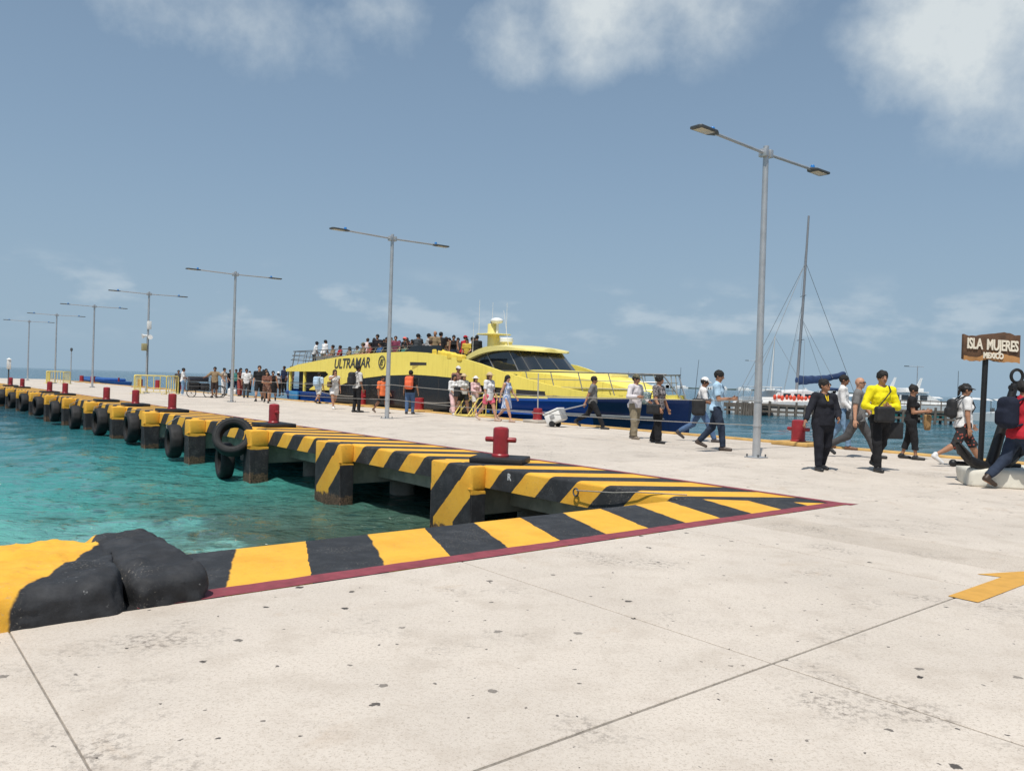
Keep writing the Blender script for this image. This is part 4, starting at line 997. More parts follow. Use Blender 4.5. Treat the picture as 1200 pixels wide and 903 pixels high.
# sailing catamaran: bow to the right, stern to the left
c0 = gy(878, 470, 90); cat = thing('sailing_catamaran', 'white sailing catamaran with tall mast and navy sail cover behind the jetty', 'catamaran', (c0[0] - 1.2, 90, SEA), R(2))
for y in (-2.6, 2.6):
    loft([[(x, y - w, -.2), (x, y - w * 1.25, h), (x, y + w * 1.25, h), (x, y + w, -.2)] for x, w, h in ((0, .5, .9), (.6, .6, 1.35), (4, .7, 1.5), (9, .6, 1.65), (12.2, .35, 1.75), (14.0, .05, 1.8))], 'hull', M_WHITE, cat)
loft([[(x, -w, 1.3), (x, -w, h), (x, -w * .7, h + .15), (x, w * .7, h + .15), (x, w, h), (x, w, 1.3)] for x, w, h in ((1.0, 3.0, 1.75), (3.2, 3.0, 1.8), (3.6, 2.4, 2.5), (7.0, 2.4, 2.75), (9.2, 2.0, 2.2), (10.5, 1.6, 1.6))], 'coachroof', M_WHITE, cat)
for x in (4.2, 5.4, 6.6): MB().box(x, x + .8, -2.46, -2.38, 2.05, 2.4).build('cabin_window', M_GLASS, cat)
MB().box(1.2, 4.0, -2.6, 2.6, 3.0, 3.08).build('bimini', M_WHITE, cat, bevel=.03)
for x in (1.3, 3.9):
    for y in (-2.4, 2.4): MB().tube([(x, y, 1.7), (x, y, 3.02)], .03, 6).build('bimini_post', M_STEEL, cat)
mst = MB().tube([(6.6, 0, 2.5), (7.0, 0, 12), (7.35, 0, 22.6)], [.17, .15, .11], 10).build('mast', plain('grey_spar', (.30, .30, .31), .5, .3), cat)
for z, w in ((8.5, 1.0), (13.5, .8)): MB().tube([(6.85 + (z - 8) * .03, -w, z), (6.85 + (z - 8) * .03, w, z)], .035, 6).build('spreader', M_DKRAIL, mst)
MB().tube([(6.75, 0, 3.6), (12.0, 0, 4.5)], .09, 8).build('boom', M_DKRAIL, mst)
sd = SDF((6.4, -.5, 3.2), (12.4, .5, 5.0), .07)
for i in range(22):
    x = 6.75 + i * .245; f = i / 21; sd.ell((x, 0, 3.92 + .015 * i + .55 * f ** 3 + .03 * math.sin(i * 1.3)), (.36, .20, .50 - .24 * f + .05 * math.sin(i * 2.2)), .10)
put('sail_cover', sdf_mesh('sail_cover', sd), M_NAVYCLOTH, cat)
sd = SDF((9.0, -.6, 2.4), (12.6, .6, 3.6), .07)
for i in range(11): sd.ell((9.6 + i * .25, 0, 2.95 - .012 * (i - 5) ** 2 + .1), (.3, .35, .16 + .03 * math.sin(i * 2)), .08)
put('folded_jib', sdf_mesh('folded_jib', sd), M_NAVYCLOTH, cat)
for a_, b_, r in (((7.05, 0, 17), (.4, -2.2, 1.6), .03), ((7.05, 0, 17), (.4, 2.2, 1.6), .03), ((7.1, 0, 17.5), (13.6, 0, 1.9), .03), ((7.0, 0, 13), (5.6, -2.8, 1.7), .02), ((7.0, 0, 13), (6.0, 2.8, 1.7), .02),
                  ((6.9, 0, 11), (10.6, -.3, 4.3), .02), ((6.9, 0, 11), (9.4, -.3, 4.1), .02), ((6.95, -1.0, 8.5), (6.2, -2.8, 1.7), .018), ((7.2, 0, 20), (6.5, -.5, 13.5), .015), ((7.0, 0, 12), (4.0, -2.6, 1.7), .018)):
    MB().tube([a_, b_], r, 5).build('stay', M_STEEL, mst)
for i in range(13):
    x = 3.0 + i * .43 + random.uniform(-.08, .08)
    o = MB().ell((0, 0, 0), (.17 + .07 * random.random(), .14, .22 + .12 * random.random())).build('life_vest', M_ORANGE, cat, loc=(x, -3.05, 1.95 + .06 * math.sin(i * 2.3)))
# smaller sailing boat, stern to the quay
c0 = gy(872, 474, 97); sb = thing('sailing_boat', 'small white sailing boat with a bare pale mast behind the jetty end', 'sailing boat', (c0[0], 97, SEA), R(4))
loft([[(x, -w, -.2), (x, -w * 1.3, h), (x, w * 1.3, h), (x, w, -.2)] for x, w, h in ((-.8, .7, 1.2), (1, .9, 1.25), (4, .95, 1.35), (7, .5, 1.5), (8.6, .04, 1.65))], 'hull', M_WHITE, sb)
loft([[(x, -w, 1.1), (x, -w, h), (x, w, h), (x, w, 1.1)] for x, w, h in ((1.2, .8, 1.8), (4.0, .7, 1.9), (5.6, .5, 1.5))], 'cabin', M_WHITE, sb)
sm_ = MB().tube([(3.2, 0, 1.8), (3.6, 0, 9.4)], [.09, .05], 8).build('mast', M_WPLAS, sb)
for b_ in ((-.7, 0, 1.3), (8.4, 0, 1.7), (3.0, -1.2, 1.4), (3.0, 1.2, 1.4)): MB().tube([(3.58, 0, 9.2), b_], .02, 5).build('stay', M_STEEL, sm_)
MB().box(1.4, 2.6, -.86, -.80, 1.35, 1.6).build('cabin_window', M_GLASS, sb)
# white motor yacht with two raked fins
c0 = gy(1030, 470, 98); my = thing('motor_yacht', 'white motor yacht with teal waterline and two raked fins behind the jetty', 'yacht', (c0[0], 98, SEA), R(-3))
loft([[(x, -w * .8, -.2), (x, -w, h), (x, w, h), (x, w * .8, -.2)] for x, w, h in ((0, 1.9, 1.3), (4, 2.0, 1.45), (7.5, 1.6, 1.7), (10.2, .1, 2.05))], 'hull', M_WHITE, my)
loft([[(x, -w * .82, -.22), (x, -w * .93, h), (x, w * .93, h), (x, w * .82, -.22)] for x, w, h in ((-.03, 1.95, .75), (4, 2.07, .8), (7.5, 1.62, .85), (9.3, .5, .9))], 'boot_stripe', M_TEALB, my)
loft([[(x, -w, 1.3), (x, -w, h), (x, w, h), (x, w, 1.3)] for x, w, h in ((.6, 1.6, 2.9), (4.8, 1.6, 2.95), (6.6, 1.3, 2.1), (7.4, 1.1, 1.7))], 'cabin', M_WHITE, my)
for x in (.9, 2.0, 3.1, 4.2): MB().box(x, x + .85, -1.66, -1.60, 2.1, 2.65).build('cabin_window', M_GLASS, my)
MB().box(.2, 5.2, -1.75, 1.75, 2.95, 3.06).build('flybridge_floor', M_WHITE, my, bevel=.03)
MB().box(2.6, 4.8, -1.3, 1.3, 3.06, 3.5).build('flybridge_screen', M_WHITE, my, bevel=.1)
for x in (.5, 3.6):
    MB().prism([(0, 0), (.55, 0), (1.0, 1.7), (.78, 1.7)], -.08, .08, Matrix.Translation((x, -1.2, 3.05)) @ Matrix.Rotation(R(90), 4, 'X')).build('fin', M_WHITE, my)
for x in np.arange(.4, 9.6, 1.0): MB().tube([(x, -1.7 * (1 - max(0, (x - 6) / 4.3)), 1.45), (x, -1.7 * (1 - max(0, (x - 6) / 4.3)), 2.15 + max(0, x - 7) * .1)], .02, 5).build('rail_post', M_STEEL, my)
# open launches with white canopies
def launch(px, Y, L, label, rz=0):
    c = gy(px, 474, Y); o = thing('canopy_launch', label, 'boat', (c[0], Y, SEA), rz, 'open launches behind the jetty')
    loft([[(x * L, -w * .75, -.2), (x * L, -w, h), (x * L, w, h), (x * L, w * .75, -.2)] for x, w, h in ((0, .95, .8), (.5, 1.05, .85), (.8, .75, 1.0), (1, .05, 1.2))], 'hull', M_WHITE, o)
    cn = loft([[(x * L, -1.05, z - .12), (x * L, 0, z + .12), (x * L, 1.05, z - .12), (x * L, 0, z + .04)] for x, z in ((.05, 2.35), (.35, 2.5), (.65, 2.4))], 'canopy', M_WHITE, o)
    for x in (.08, .62):
        for y in (-.95, .95): MB().tube([(x * L, y, .8), (x * L, y, 2.3)], .03, 5).build('canopy_post', M_STEEL, o)
    MB().box(.02 * L, .02 * L + .35, -.25, .25, .7, 1.35).build('outboard', M_DKMET, o, bevel=.05)
launch(985, 95, 6.5, 'white launch with a peaked canopy between the catamaran and the yacht')
launch(1015, 104, 6.0, 'white launch with a canopy close astern of the motor yacht')
launch(1112, 92, 7.0, 'white launch with a canopy ahead of the motor yacht')
launch(1160, 100, 8.0, 'white launch with a canopy behind the carved sign')
launch(1052, 112, 9.0, 'long white launch with a canopy seen past the fins of the yacht')
launch(955, 112, 9.0, 'long white launch with a canopy seen past the bow of the catamaran')
# thin lamp posts and poles out beyond the jetty
def farlamp(px, py, Y, h, label):
    c = gy(px, py, Y); o = thing('far_lamp_post', label, 'lamp post', (c[0], Y, SEA), 0, 'thin lamp posts beyond the jetty')
    MB().lathe([(.09, 0), (.06, h), (0, h)], 8).build('pole', M_GALV, o)
    MB().tube([(-1.7, 0, h - .1), (.9, 0, h - .1)], .04, 5).build('arm', M_GALV, o)
    MB().box(-1.95, -1.3, -.1, .1, h - .14, h - .02).build('lamp_head', M_DKMET, o)
farlamp(1074, 470, 118, 7.0, 'thin far lamp post rising behind the motor yacht')
farlamp(884, 470, 150, 8.3, 'thin far lamp post behind the catamaran stern')
for px, py, Y, h in ((797, 460, 130, 6.0), (813, 462, 120, 7.0), (1122, 470, 110, 6.2), (736, 455, 140, 5.2)):
    c = gy(px, py, Y); o = tag(MB().tube([(0, 0, -1), (.1 * (px == 813) * 6, 0, h)], [.06, .03], 6).build('channel_pole', M_DKMET, loc=(c[0], Y, SEA)), 'thin bare marker pole standing in the open water', 'pole', 'marker poles in the water')
# far low shore with pale buildings on the horizon
sh = MB(); rs = random.Random(5); xs = np.linspace(300, 2600, 60)
vs = []
for x in xs: hh = 5 + 4 * rs.random(); vs += [(x, 5200, -2), (x, 5200, hh), (x, 5330, hh), (x, 5330, -2)]
fs = []
for i in range(59):
    for k in range(3): fs.append((4 * i + k, 4 * i + 4 + k, 4 * i + 5 + k, 4 * i + 1 + k))
struct(sh.add(vs, fs).build('far_shore', plain('far_shore_scrub', (.10, .14, .13), .9), smooth=0))
for i in range(26):
    x = rs.uniform(900, 2100); w = rs.uniform(14, 50); h = rs.uniform(9, 26)
    b = MB().box(-w / 2, w / 2, -20, 20, 0, h); b.box(-w / 4, w / 5, -12, 12, h, h + rs.uniform(2, 7))
    tag(b.build('far_building', M_WHITE, loc=(x, 5195 - 25, -1), smooth=0), 'pale block of the distant shore town on the horizon', 'building', 'distant shore buildings')

# ------------------------------------------------------------------ sign, anchor and plinth
pl = gz(1168, 571); PX, PY = 8.02, 12.50
sd = SDF((-.95, -.75, -.05), (.95, .75, .5), .03); rbox(sd, (0, 0, .10), (.80, .55, .19), .09)
X, Y, Z = sd.ax[0][:, None, None], sd.ax[1][None, :, None], sd.ax[2][None, None, :]; sd.D = sd.D + .03 * vnoise(X, Y, Z, 5, 3)
sd.cap(lo=0.0)
plinth = tag(put('anchor_plinth', sdf_mesh('anchor_plinth', sd), M_PLINTH, loc=(PX, PY, 0), rz=R(-20)), 'white rounded concrete plinth carrying the black anchor and carved sign', 'plinth')
sg_ = thing('carved_sign', 'carved brown wooden sign reading ISLA MUJERES MEXICO on a black post', 'sign', (7.52, 12.62, .28), R(2))
MB().tube([(-.03, .03, 0), (0, .03, 1.75)], .042, 12).build('post', M_IRON, sg_)
def wave_board(x0, x1, zt, zb, amp, seed, y0, y1):
    r_ = np.random.RandomState(seed); n = 22; xs = np.linspace(x0, x1, n); f = lambda: amp * np.convolve(r_.randn(n + 4), np.ones(5) / 5, 'valid')
    T_, B_ = f() * 1.6, f() * 1.6; poly = [(x, zb(x) + B_[i]) for i, x in enumerate(xs)] + [(x, zt(x) + T_[i]) for i, x in reversed(list(enumerate(xs)))]
    return MB().prism(poly, y0, y1, Matrix.Rotation(R(90), 4, 'X'))
bd = wave_board(-.40, .52, lambda x: 2.10 - .03 * x + .03 * math.sin(x * 6), lambda x: 1.68 - .03 * x, .022, 4, -.03, .03).build('board', M_SIGNB, sg_, bevel=.006)
wave_board(-.395, .515, lambda x: 1.775 - .05 * abs(x) + .02 * math.sin(9 * x), lambda x: 1.67 - .03 * x, .018, 9, .031, .036).build('tan_panel', M_SIGNT, bd)
for body, size, x, z in (('ISLA  MUJERES', .180, .060, 1.85), ('MEXICO', .095, .075, 1.715)):
    tb = text_mb(body, size, .008, 0, .0045, 'CENTER', .93 if size > .1 else .95)
    MB().add([(x + X * (.80 if size > .1 else .95), -.045 - Z_, z + Y * 1.30 - .03 * X) for X, Y, Z_ in tb.v], tb.f).build('lettering', M_CREAM, bd, smooth=0)
an = thing('iron_anchor', 'large black iron anchor with a top ring leaning on the white plinth', 'anchor', (7.72, 12.35, .28), R(8))
p0, p1 = Vector((-.28, 0, .02)), Vector((.10, .0, 1.32))
MB().tube([p0, p0.lerp(p1, .5), p1], [.085, .07, .055], 12).build('shank', M_IRON, an)
ctr = p1 + Vector((.03, 0, .12)); MB().tube([ctr + Vector((.10 * math.cos(a), 0, .10 * math.sin(a))) for a in np.linspace(0, 2 * math.pi, 25)[:-1]], .024, 8, closed=True).build('ring', M_IRON, an)
MB().tube([p1 + Vector((-.09, -.02, -.06)), p1 + Vector((.09, .02, -.06))], .045, 10).build('ring_collar', M_IRON, an)
arc = [Vector((-.28 + .62 * math.sin(a), 0, .62 - .60 * math.cos(a))) for a in np.linspace(-1.15, 1.25, 15)]
MB().tube(arc, [.035, .05, .06, .07, .08, .085, .09, .09, .09, .085, .08, .07, .06, .05, .035], 10).build('arms', M_IRON, an)
for e, nx_, sgn in ((arc[0], arc[2], -1), (arc[-1], arc[-3], 1)):
    d = (e - nx_).normalized(); w = Vector((0, .16, 0)); u = Vector((-d.z, 0, d.x)) * sgn * .02
    MB().add([nx_ - w, e + d * .12, nx_ + w, nx_ - d * .15, nx_ - w + u, e + d * .12 + u, nx_ + w + u, nx_ - d * .15 + u], [(0, 1, 2, 3), (7, 6, 5, 4), (0, 4, 5, 1), (1, 5, 6, 2), (2, 6, 7, 3), (3, 7, 4, 0)]).build('fluke', M_IRON, an)
MB().tube([(-.80, .12, .06), (-.35, .10, .05), (.3, .08, .04)], .035, 8).build('stock', M_IRON, an)
MB().ell((-.82, .12, .06), (.06, .06, .06)).build('stock_ball', M_IRON, an)
# ------------------------------------------------------------------ people
def V3(*a): return np.array(a, float)
def rotm(yaw, pitch):
    return np.array(Matrix.Rotation(R(yaw), 3, 'Z') @ Matrix.Rotation(R(pitch), 3, 'X'))
def nrm(v): return v / max(np.linalg.norm(v), 1e-9)
class Fig:
    """joint positions of a figure standing at the origin and facing -Y"""
    def __init__(f, H, legs, arms, lean=0., head=(0, 0), wide=1., female=False, seat=None, twist=0.):
        f.H = H; f.wide = wide; f.female = female; f.hipw = .053 * H * (1.08 if female else 1.0) * (wide ** .5); f.shw = .106 * H * (.90 if female else 1.0) * (wide ** .35)
        pel = V3(0, 0, 0); f.leg = []
        for (a, k), sx in zip(legs, (-1, 1)):
            hip = pel + V3(sx * f.hipw, 0, 0); a, k = R(a), R(k)
            d1 = nrm(V3(sx * .02, -math.sin(a), -math.cos(a))); kn = hip + .245 * H * d1
            b = a - k; d2 = nrm(V3(0, -math.sin(b), -math.cos(b))); an = kn + .237 * H * d2
            ph = max(0, -b - R(12)) * .9
            toe = an + .098 * H * V3(sx * .12, -math.cos(ph), -math.sin(ph)) + V3(0, 0, -.022 * H); heel = an + V3(0, .022 * H * math.cos(ph), -.022 * H)
            f.leg.append([hip, kn, an, heel, toe])
        low = min(min(l[3][2], l[4][2]) for l in f.leg) - .019 * H
        z0 = -low if seat is None else seat
        for l in f.leg:
            for p in l: p[2] += z0
        f.pel = V3(0, 0, z0 + .012 * H); L = R(lean)
        up = V3(0, -math.sin(L), math.cos(L)); f.up = up
        f.waist = f.pel + .095 * H * up; f.chest = f.pel + .205 * H * up; f.shz = f.pel + .278 * H * up; f.neck = f.pel + .312 * H * up
        f.hd = f.neck + .092 * H * nrm(up + V3(0, -.22, .5)); f.Mh = rotm(*head)
        tw = np.array(Matrix.Rotation(R(twist), 3, 'Z')); f.arm = []
        for (pt, ab, el, inw), sx in zip(arms, (-1, 1)):
            S = f.shz + tw @ V3(sx * f.shw, 0, 0); a, b, e = R(pt), R(ab), R(el)
            d = V3(sx * math.sin(b), -math.cos(b) * math.sin(a), -math.cos(b) * math.cos(a)); E_ = S + .172 * H * d
            B = nrm(V3(-sx * inw, -(1 - abs(inw)), .15)); B = nrm(B - d * (B @ d)); fd = math.cos(e) * d + math.sin(e) * B
            f.arm.append([S, E_, E_ + .148 * H * fd, fd, B])
def box_of(pts, r):
    P = np.array(pts); return P.min(0) - r, P.max(0) + r
def hand(mb, wr, fd, nin, H, curl=.5, sx=1):
    """palm, four jointed fingers of unequal length and a thumb from the side of the palm"""
    k = H / 1.72; f = nrm(fd); n = nrm(nin - f * (nin @ f)); w = np.cross(f, n); 
    pal = [wr - f * .012 * k, wr + f * .03 * k, wr + f * .075 * k, wr + f * .092 * k]
    vs = []; ws = (.026, .036, .041, .038); th = (.018, .017, .014, .010)
    for p, a, t in zip(pal, ws, th):
        for q in range(8): an = 2 * math.pi * q / 8; vs.append(p + (w * math.cos(an) * a + n * math.sin(an) * t) * k)
    fs = [tuple(range(7, -1, -1)), tuple(24 + q for q in range(8))]
    for i in range(3):
        for q in range(8): fs.append((i * 8 + q, i * 8 + (q + 1) % 8, (i + 1) * 8 + (q + 1) % 8, (i + 1) * 8 + q))
    mb.add(vs, fs)
    def finger(base, d0, ln, r, c):
        pts = [base]; d = d0
        for j, l in enumerate((.45, .32, .23)): 
            pts.append(pts[-1] + d * ln * l); d = nrm(d * math.cos(c) + n * math.sin(c))
        mb.tube([Vector(p) for p in pts], [r, r * .95, r * .85, r * .65], 6)
    for i, (o, ln) in enumerate(((-.029, .070), (-.010, .079), (.010, .075), (.028, .060))):
        finger(wr + f * .085 * k + w * o * k * sx, nrm(f + n * curl * .3), ln * k, .0092 * k, curl + .06 * i)
    finger(wr + f * .028 * k - w * .034 * k * sx, nrm(f * .75 - w * .55 * sx + n * .35), .062 * k, .0105 * k, curl * .5)
def person(label, P, H, yaw, legs=((3, 3), (-3, 4)), arms=((2, 7, 12, .1), (2, 7, 12, .1)), tone=1, lean=0, head=(0, 0), wide=1., female=False, belly=0.,
           top=None, bottom=None, shoes=(.02, .02, .022), hair=('short', 'k'), hat=None, shades=False, detail=1, seat=None, group=None, collar=None, curl=.5, twist=0., name='person', barefoot=False):
    """top = (material, sleeve 0..1, hem fraction); bottom = (kind, material, length fraction)"""
    f = Fig(H, legs, arms, lean, head, wide, female, seat, twist)
    root = thing(name, label, 'person', P, R(yaw), group); vx = (.013, .0155, .022)[2 - detail] if detail < 3 else .012
    vx = {2: .0125, 1: .0165, 0: .023}[detail]
    w = wide; h = H
    allp = [p for l in f.leg for p in l] + [p for a in f.arm for p in a[:3]] + [f.hd, f.pel]
    def torso(sd, o, lo=True):
        k = .03
        sd.cone(f.pel, f.waist, (.088 if f.female else .082) * h * w + o, (.068 if f.female else .076) * h * w + o, k, .74)
        sd.cone(f.waist, f.chest, (.068 if f.female else .076) * h * w + o, (.078 if f.female else .088) * h * w ** .7 + o, k, .72)
        sd.cone(f.chest, f.shz - f.up * .015 * h, (.078 if f.female else .088) * h * w ** .7 + o, .062 * h + o, k, .74)
        sd.cone(f.arm[0][0], f.arm[1][0], .038 * h + o, .038 * h + o, .035)
        sd.cone(f.shz, f.neck, .05 * h + o, .036 * h + o, .03)
        if belly: sd.ell(f.waist + V3(0, -.05 * h * belly, -.01), (.075 * h * w + o, .085 * h * belly + o, .085 * h + o), .05)
        if f.female:
            for sx in (-1, 1): sd.ell(f.chest + V3(sx * .040 * h, -.052 * h, -.005), (.038 * h + o, .036 * h + o, .036 * h + o), .03)
        for sx in (-1, 1): sd.ell(f.pel + V3(sx * .038 * h, .030 * h, -.012 * h), (.05 * h * w + o, .052 * h + o, .058 * h + o), .03)
    def limbs_leg(sd, l, o, cut=None, loose=0.):
        hip, kn, an = l[:3]; q = w ** .6
        if cut is None or cut > 1: 
            sd.cone(hip, kn, .053 * h * q + o, .035 * h * q + o + loose * .5, .03)
            c2 = None if cut is None else cut - 1
            sd.cone(kn, an, .034 * h * q + o + loose * .6, .021 * h + o + loose, .02, cut=c2)
            if cut is None: sd.cone(kn + (an - kn) * .18 + V3(0, .012 * h, 0), kn + (an - kn) * .5, .031 * h * q, .024 * h, .03)
        else: sd.cone(hip, kn, .053 * h * q + o, .040 * h * q + o + loose, .03, cut=cut)
    # --- body
    lo, hi = box_of(allp, .10 * h); sd = SDF(lo, hi, vx)
    torso(sd, -.004)
    for l in f.leg:
        limbs_leg(sd, l, -.003); sd.cone(l[3], l[4], .024 * h, .017 * h, .02)
    for S, E_, Wp, fd, B in f.arm:
        q = w ** .4
        sd.cone(S, E_, .031 * h * q, .025 * h * q, .02); sd.cone(E_, Wp, .025 * h * q, .0155 * h, .012)
    c, M = f.hd, f.Mh
    sd.cone(f.neck - f.up * .01 * h, c - V3(0, -.012 * h, .03 * h), .031 * h, .031 * h, .015)
    sd.ell(c + M @ V3(0, .006 * h, .012 * h), (.0445 * h, .055 * h, .054 * h), .01, M)
    sd.ell(c + M @ V3(0, -.014 * h, -.022 * h), (.034 * h, .037 * h, .043 * h), .03, M)           # jaw
    sd.ell(c + M @ V3(0, -.038 * h, -.048 * h), (.014 * h, .010 * h, .010 * h), .02, M)           # chin
    sd.cone(c + M @ V3(0, -.047 * h, .008 * h), c + M @ V3(0, -.060 * h, -.014 * h), .006 * h, .0095 * h, .008)   # nose
    for sx in (-1, 1):
        sd.ell(c + M @ V3(sx * .046 * h, .008 * h, -.006 * h), (.006 * h, .013 * h, .018 * h), .006, M)     # ears
        sd.ell(c + M @ V3(sx * .019 * h, -.054 * h, .004 * h), (.012 * h, .009 * h, .008 * h), 0, M, sub=True) if detail == 2 else None
    hm = MB()
    for (S, E_, Wp, fd, B), sx in zip(f.arm, (-1, 1)):
        nin = V3(-sx * 1.0, 0, 0) if abs(fd[0]) < .75 else V3(0, 1, 0)
        hand(hm, Wp, fd, nin, H, curl, sx)
    put('body', sdf_mesh('body', sd, hm), skin(tone), root)
    if detail == 2:
        for sx in (-1, 1):
            MB().ell(c + M @ V3(sx * .0185 * h, -.0480 * h, .0035 * h), (.0075 * h, .004 * h, .0040 * h), 8, 6).build('eye', M_EYE, root)
            MB().tube([Vector(c + M @ V3(sx * .008 * h, -.0530 * h, .0135 * h)), Vector(c + M @ V3(sx * .020 * h, -.0515 * h, .0165 * h)), Vector(c + M @ V3(sx * .030 * h, -.0440 * h, .0130 * h))], [.0022 * h, .0027 * h, .0014 * h], 6).build('eyebrow', M_HAIRK, root)
        MB().ell(c + M @ V3(0, -.0490 * h, -.0290 * h), (.0125 * h, .0045 * h, .0042 * h), 8, 6).build('mouth', M_LIP, root)
    # --- trousers / shorts / skirt / dress
    if bottom:
        kind, bm_, ln = bottom
        wl_ = f.waist - f.up * .012 * h
        if kind in ('trousers', 'shorts', 'loose'):
            loose = {'trousers': .014, 'shorts': .018, 'loose': .034}[kind]
            lo, hi = box_of([l[i] for l in f.leg for i in (0, 1, 2)] + [f.waist, f.pel], .13 * h * w); sd = SDF(lo, hi, vx)
            sd.cone(f.pel, f.waist, (.088 if f.female else .082) * h * w + .011, (.070 if f.female else .077) * h * w + .011, .03, .76)
            if belly: sd.ell(f.waist + V3(0, -.05 * h * belly, -.02), (.075 * h * w, .083 * h * belly, .08 * h), .04)
            for sx in (-1, 1): sd.ell(f.pel + V3(sx * .038 * h, .030 * h, -.012 * h), (.05 * h * w + .012, .052 * h + .012, .058 * h + .012), .03)
            for l in f.leg: limbs_leg(sd, l, .012, ln, loose)
            X, Y, Z = sd.ax[0][:, None, None], sd.ax[1][None, :, None], sd.ax[2][None, None, :]
            if detail: sd.D = sd.D + .014 * vnoise(X, Y, Z, 13, 5) + .006 * vnoise(X, Y, Z, 28, 6)
            u = f.up; sd.D = np.maximum(sd.D, (X - wl_[0]) * u[0] + (Y - wl_[1]) * u[1] + (Z - wl_[2]) * u[2])
            put('trousers' if ln > 1.2 else 'shorts', sdf_mesh('trousers', sd), bm_, root)
        else:
            hem = f.pel[2] - ln * .5 * h; mid = (f.leg[0][1] + f.leg[1][1]) / 2; b_ = V3(0, (mid[1]) * .6, hem)
            fl = {'skirt': .105, 'dress': .125}[kind] * h * w
            a_ = f.waist.copy(); lo, hi = box_of([a_ + V3(0, 0, .02), b_], fl + .08); sd = SDF(lo, hi, vx)
            sd.cone(a_, f.pel, .070 * h * w + .013, .092 * h * w + .012, .03, .78); sd.cone(f.pel, b_ - V3(0, 0, .12 * h), .090 * h * w + .012, fl * 1.12, .04, .80)
            X, Y, Z = sd.ax[0][:, None, None], sd.ax[1][None, :, None], sd.ax[2][None, None, :]
            ang = np.arctan2(Y, X + 0 * Z); sd.D = sd.D + np.clip((f.pel[2] + .03 - Z) / .4, 0, 1) * .018 * np.sin(ang * 9) + .010 * vnoise(X, Y, Z, 12, 8)
            sd.cap(lo=hem, hi=a_[2])
            put('skirt', sdf_mesh('skirt', sd), bm_, root)
    # --- shirt
    if top:
        tm, sl_, hem = top
        pts = [f.pel, f.chest, f.neck] + [a[0] for a in f.arm] + [a[1] for a in f.arm] + ([a[2] for a in f.arm] if sl_ > 1 else [])
        lo, hi = box_of(pts, .12 * h * w + .02); sd = SDF(lo, hi, vx)
        torso(sd, .014)
        if hem < 0:
            sd.cone(f.waist, f.pel + V3(0, 0, hem * .12 * h - .05), .082 * h * w + .016, .090 * h * w + .020, .04, .80)
            for sx in (-1, 1): sd.ell(f.pel + V3(sx * .038 * h, .030 * h, -.012 * h), (.05 * h * w + .022, .052 * h + .022, .058 * h + .022), .03)
        base = f.pel[2] + hem * .1 * h - (.02 if belly else 0)
        sd.D = np.maximum(sd.D, base - sd.ax[2][None, None, :])
        for S, E_, Wp, fd, B in f.arm:
            q = w ** .4
            if sl_ > 0: sd.cone(S, E_, .033 * h * q + .013, .028 * h * q + .013 + (.008 if sl_ <= 1 else 0), .03, cut=None if sl_ > 1 else sl_)
            if sl_ > 1: sd.cone(E_, Wp, .027 * h * q + .013, .017 * h + .013, .015, cut=sl_ - 1)
        X, Y, Z = sd.ax[0][:, None, None], sd.ax[1][None, :, None], sd.ax[2][None, None, :]
        if detail: sd.D = sd.D + .016 * vnoise(X, Y, Z, 12, 15) + .007 * vnoise(X, Y, Z, 27, 16)
        nk = f.neck + V3(0, -.020 * h, .030 * h); sd.ell(nk, (.044 * h, .050 * h, .040 * h), 0, sub=True)
        if sl_ == 0:
            for S in (f.arm[0][0], f.arm[1][0]): sd.ell(S + V3(math.copysign(.02 * h, S[0]), 0, -.01), (.040 * h, .06 * h, .055 * h), 0, sub=True)
        sh = put('shirt', sdf_mesh('shirt', sd), tm, root)
        if collar:
            nb = f.neck - f.up * .003 * h; pts = [Vector(nb + V3(.040 * h * math.sin(a), -.012 * h - .040 * h * math.cos(a), -.020 * h * math.cos(a) + .004 * h)) for a in np.linspace(.35, 2 * math.pi - .35, 17)]
            MB().tube(pts, [.012] * 17, 7).build('collar', collar, sh)
            if collar is not tm and detail == 2:
                for sx in (-1, 1): MB().tube([pts[0] if sx > 0 else pts[-1], Vector(nb + V3(sx * .006 * h, -.085 * h, -.075 * h))], [.013, .006], 6).build('placket', collar, sh)
    # --- shoes
    if not barefoot:
        sm_ = plain('shoe_%02d%02d%02d' % tuple(int(x * 99) for x in shoes), shoes, .5)
        for l in f.leg:
            an, heel, toe = l[2], l[3], l[4]; lo, hi = box_of([an, heel, toe], .07); sd = SDF(lo, hi, .011 if detail else .016)
            sd.cone(heel + V3(0, 0, .006), toe, .029 * h, .021 * h, .02); sd.cone(an + V3(0, 0, .004 * h), heel, .029 * h, .027 * h, .02)
            d = nrm(toe - heel); n = nrm(V3(0, 0, 1) - d * d[2]); X, Y, Z = sd.ax[0][:, None, None], sd.ax[1][None, :, None], sd.ax[2][None, None, :]
            b0 = heel - n * .0185 * h; sd.D = np.maximum(sd.D, -((X - b0[0]) * n[0] + (Y - b0[1]) * n[1] + (Z - b0[2]) * n[2]))
            put('shoe', sdf_mesh('shoe', sd), sm_, root)
    # --- hair and hats
    hk, hc = hair; hmat = {'k': M_HAIRK, 'b': M_HAIRB, 'g': M_HAIRG, 'l': M_HAIRL}[hc]
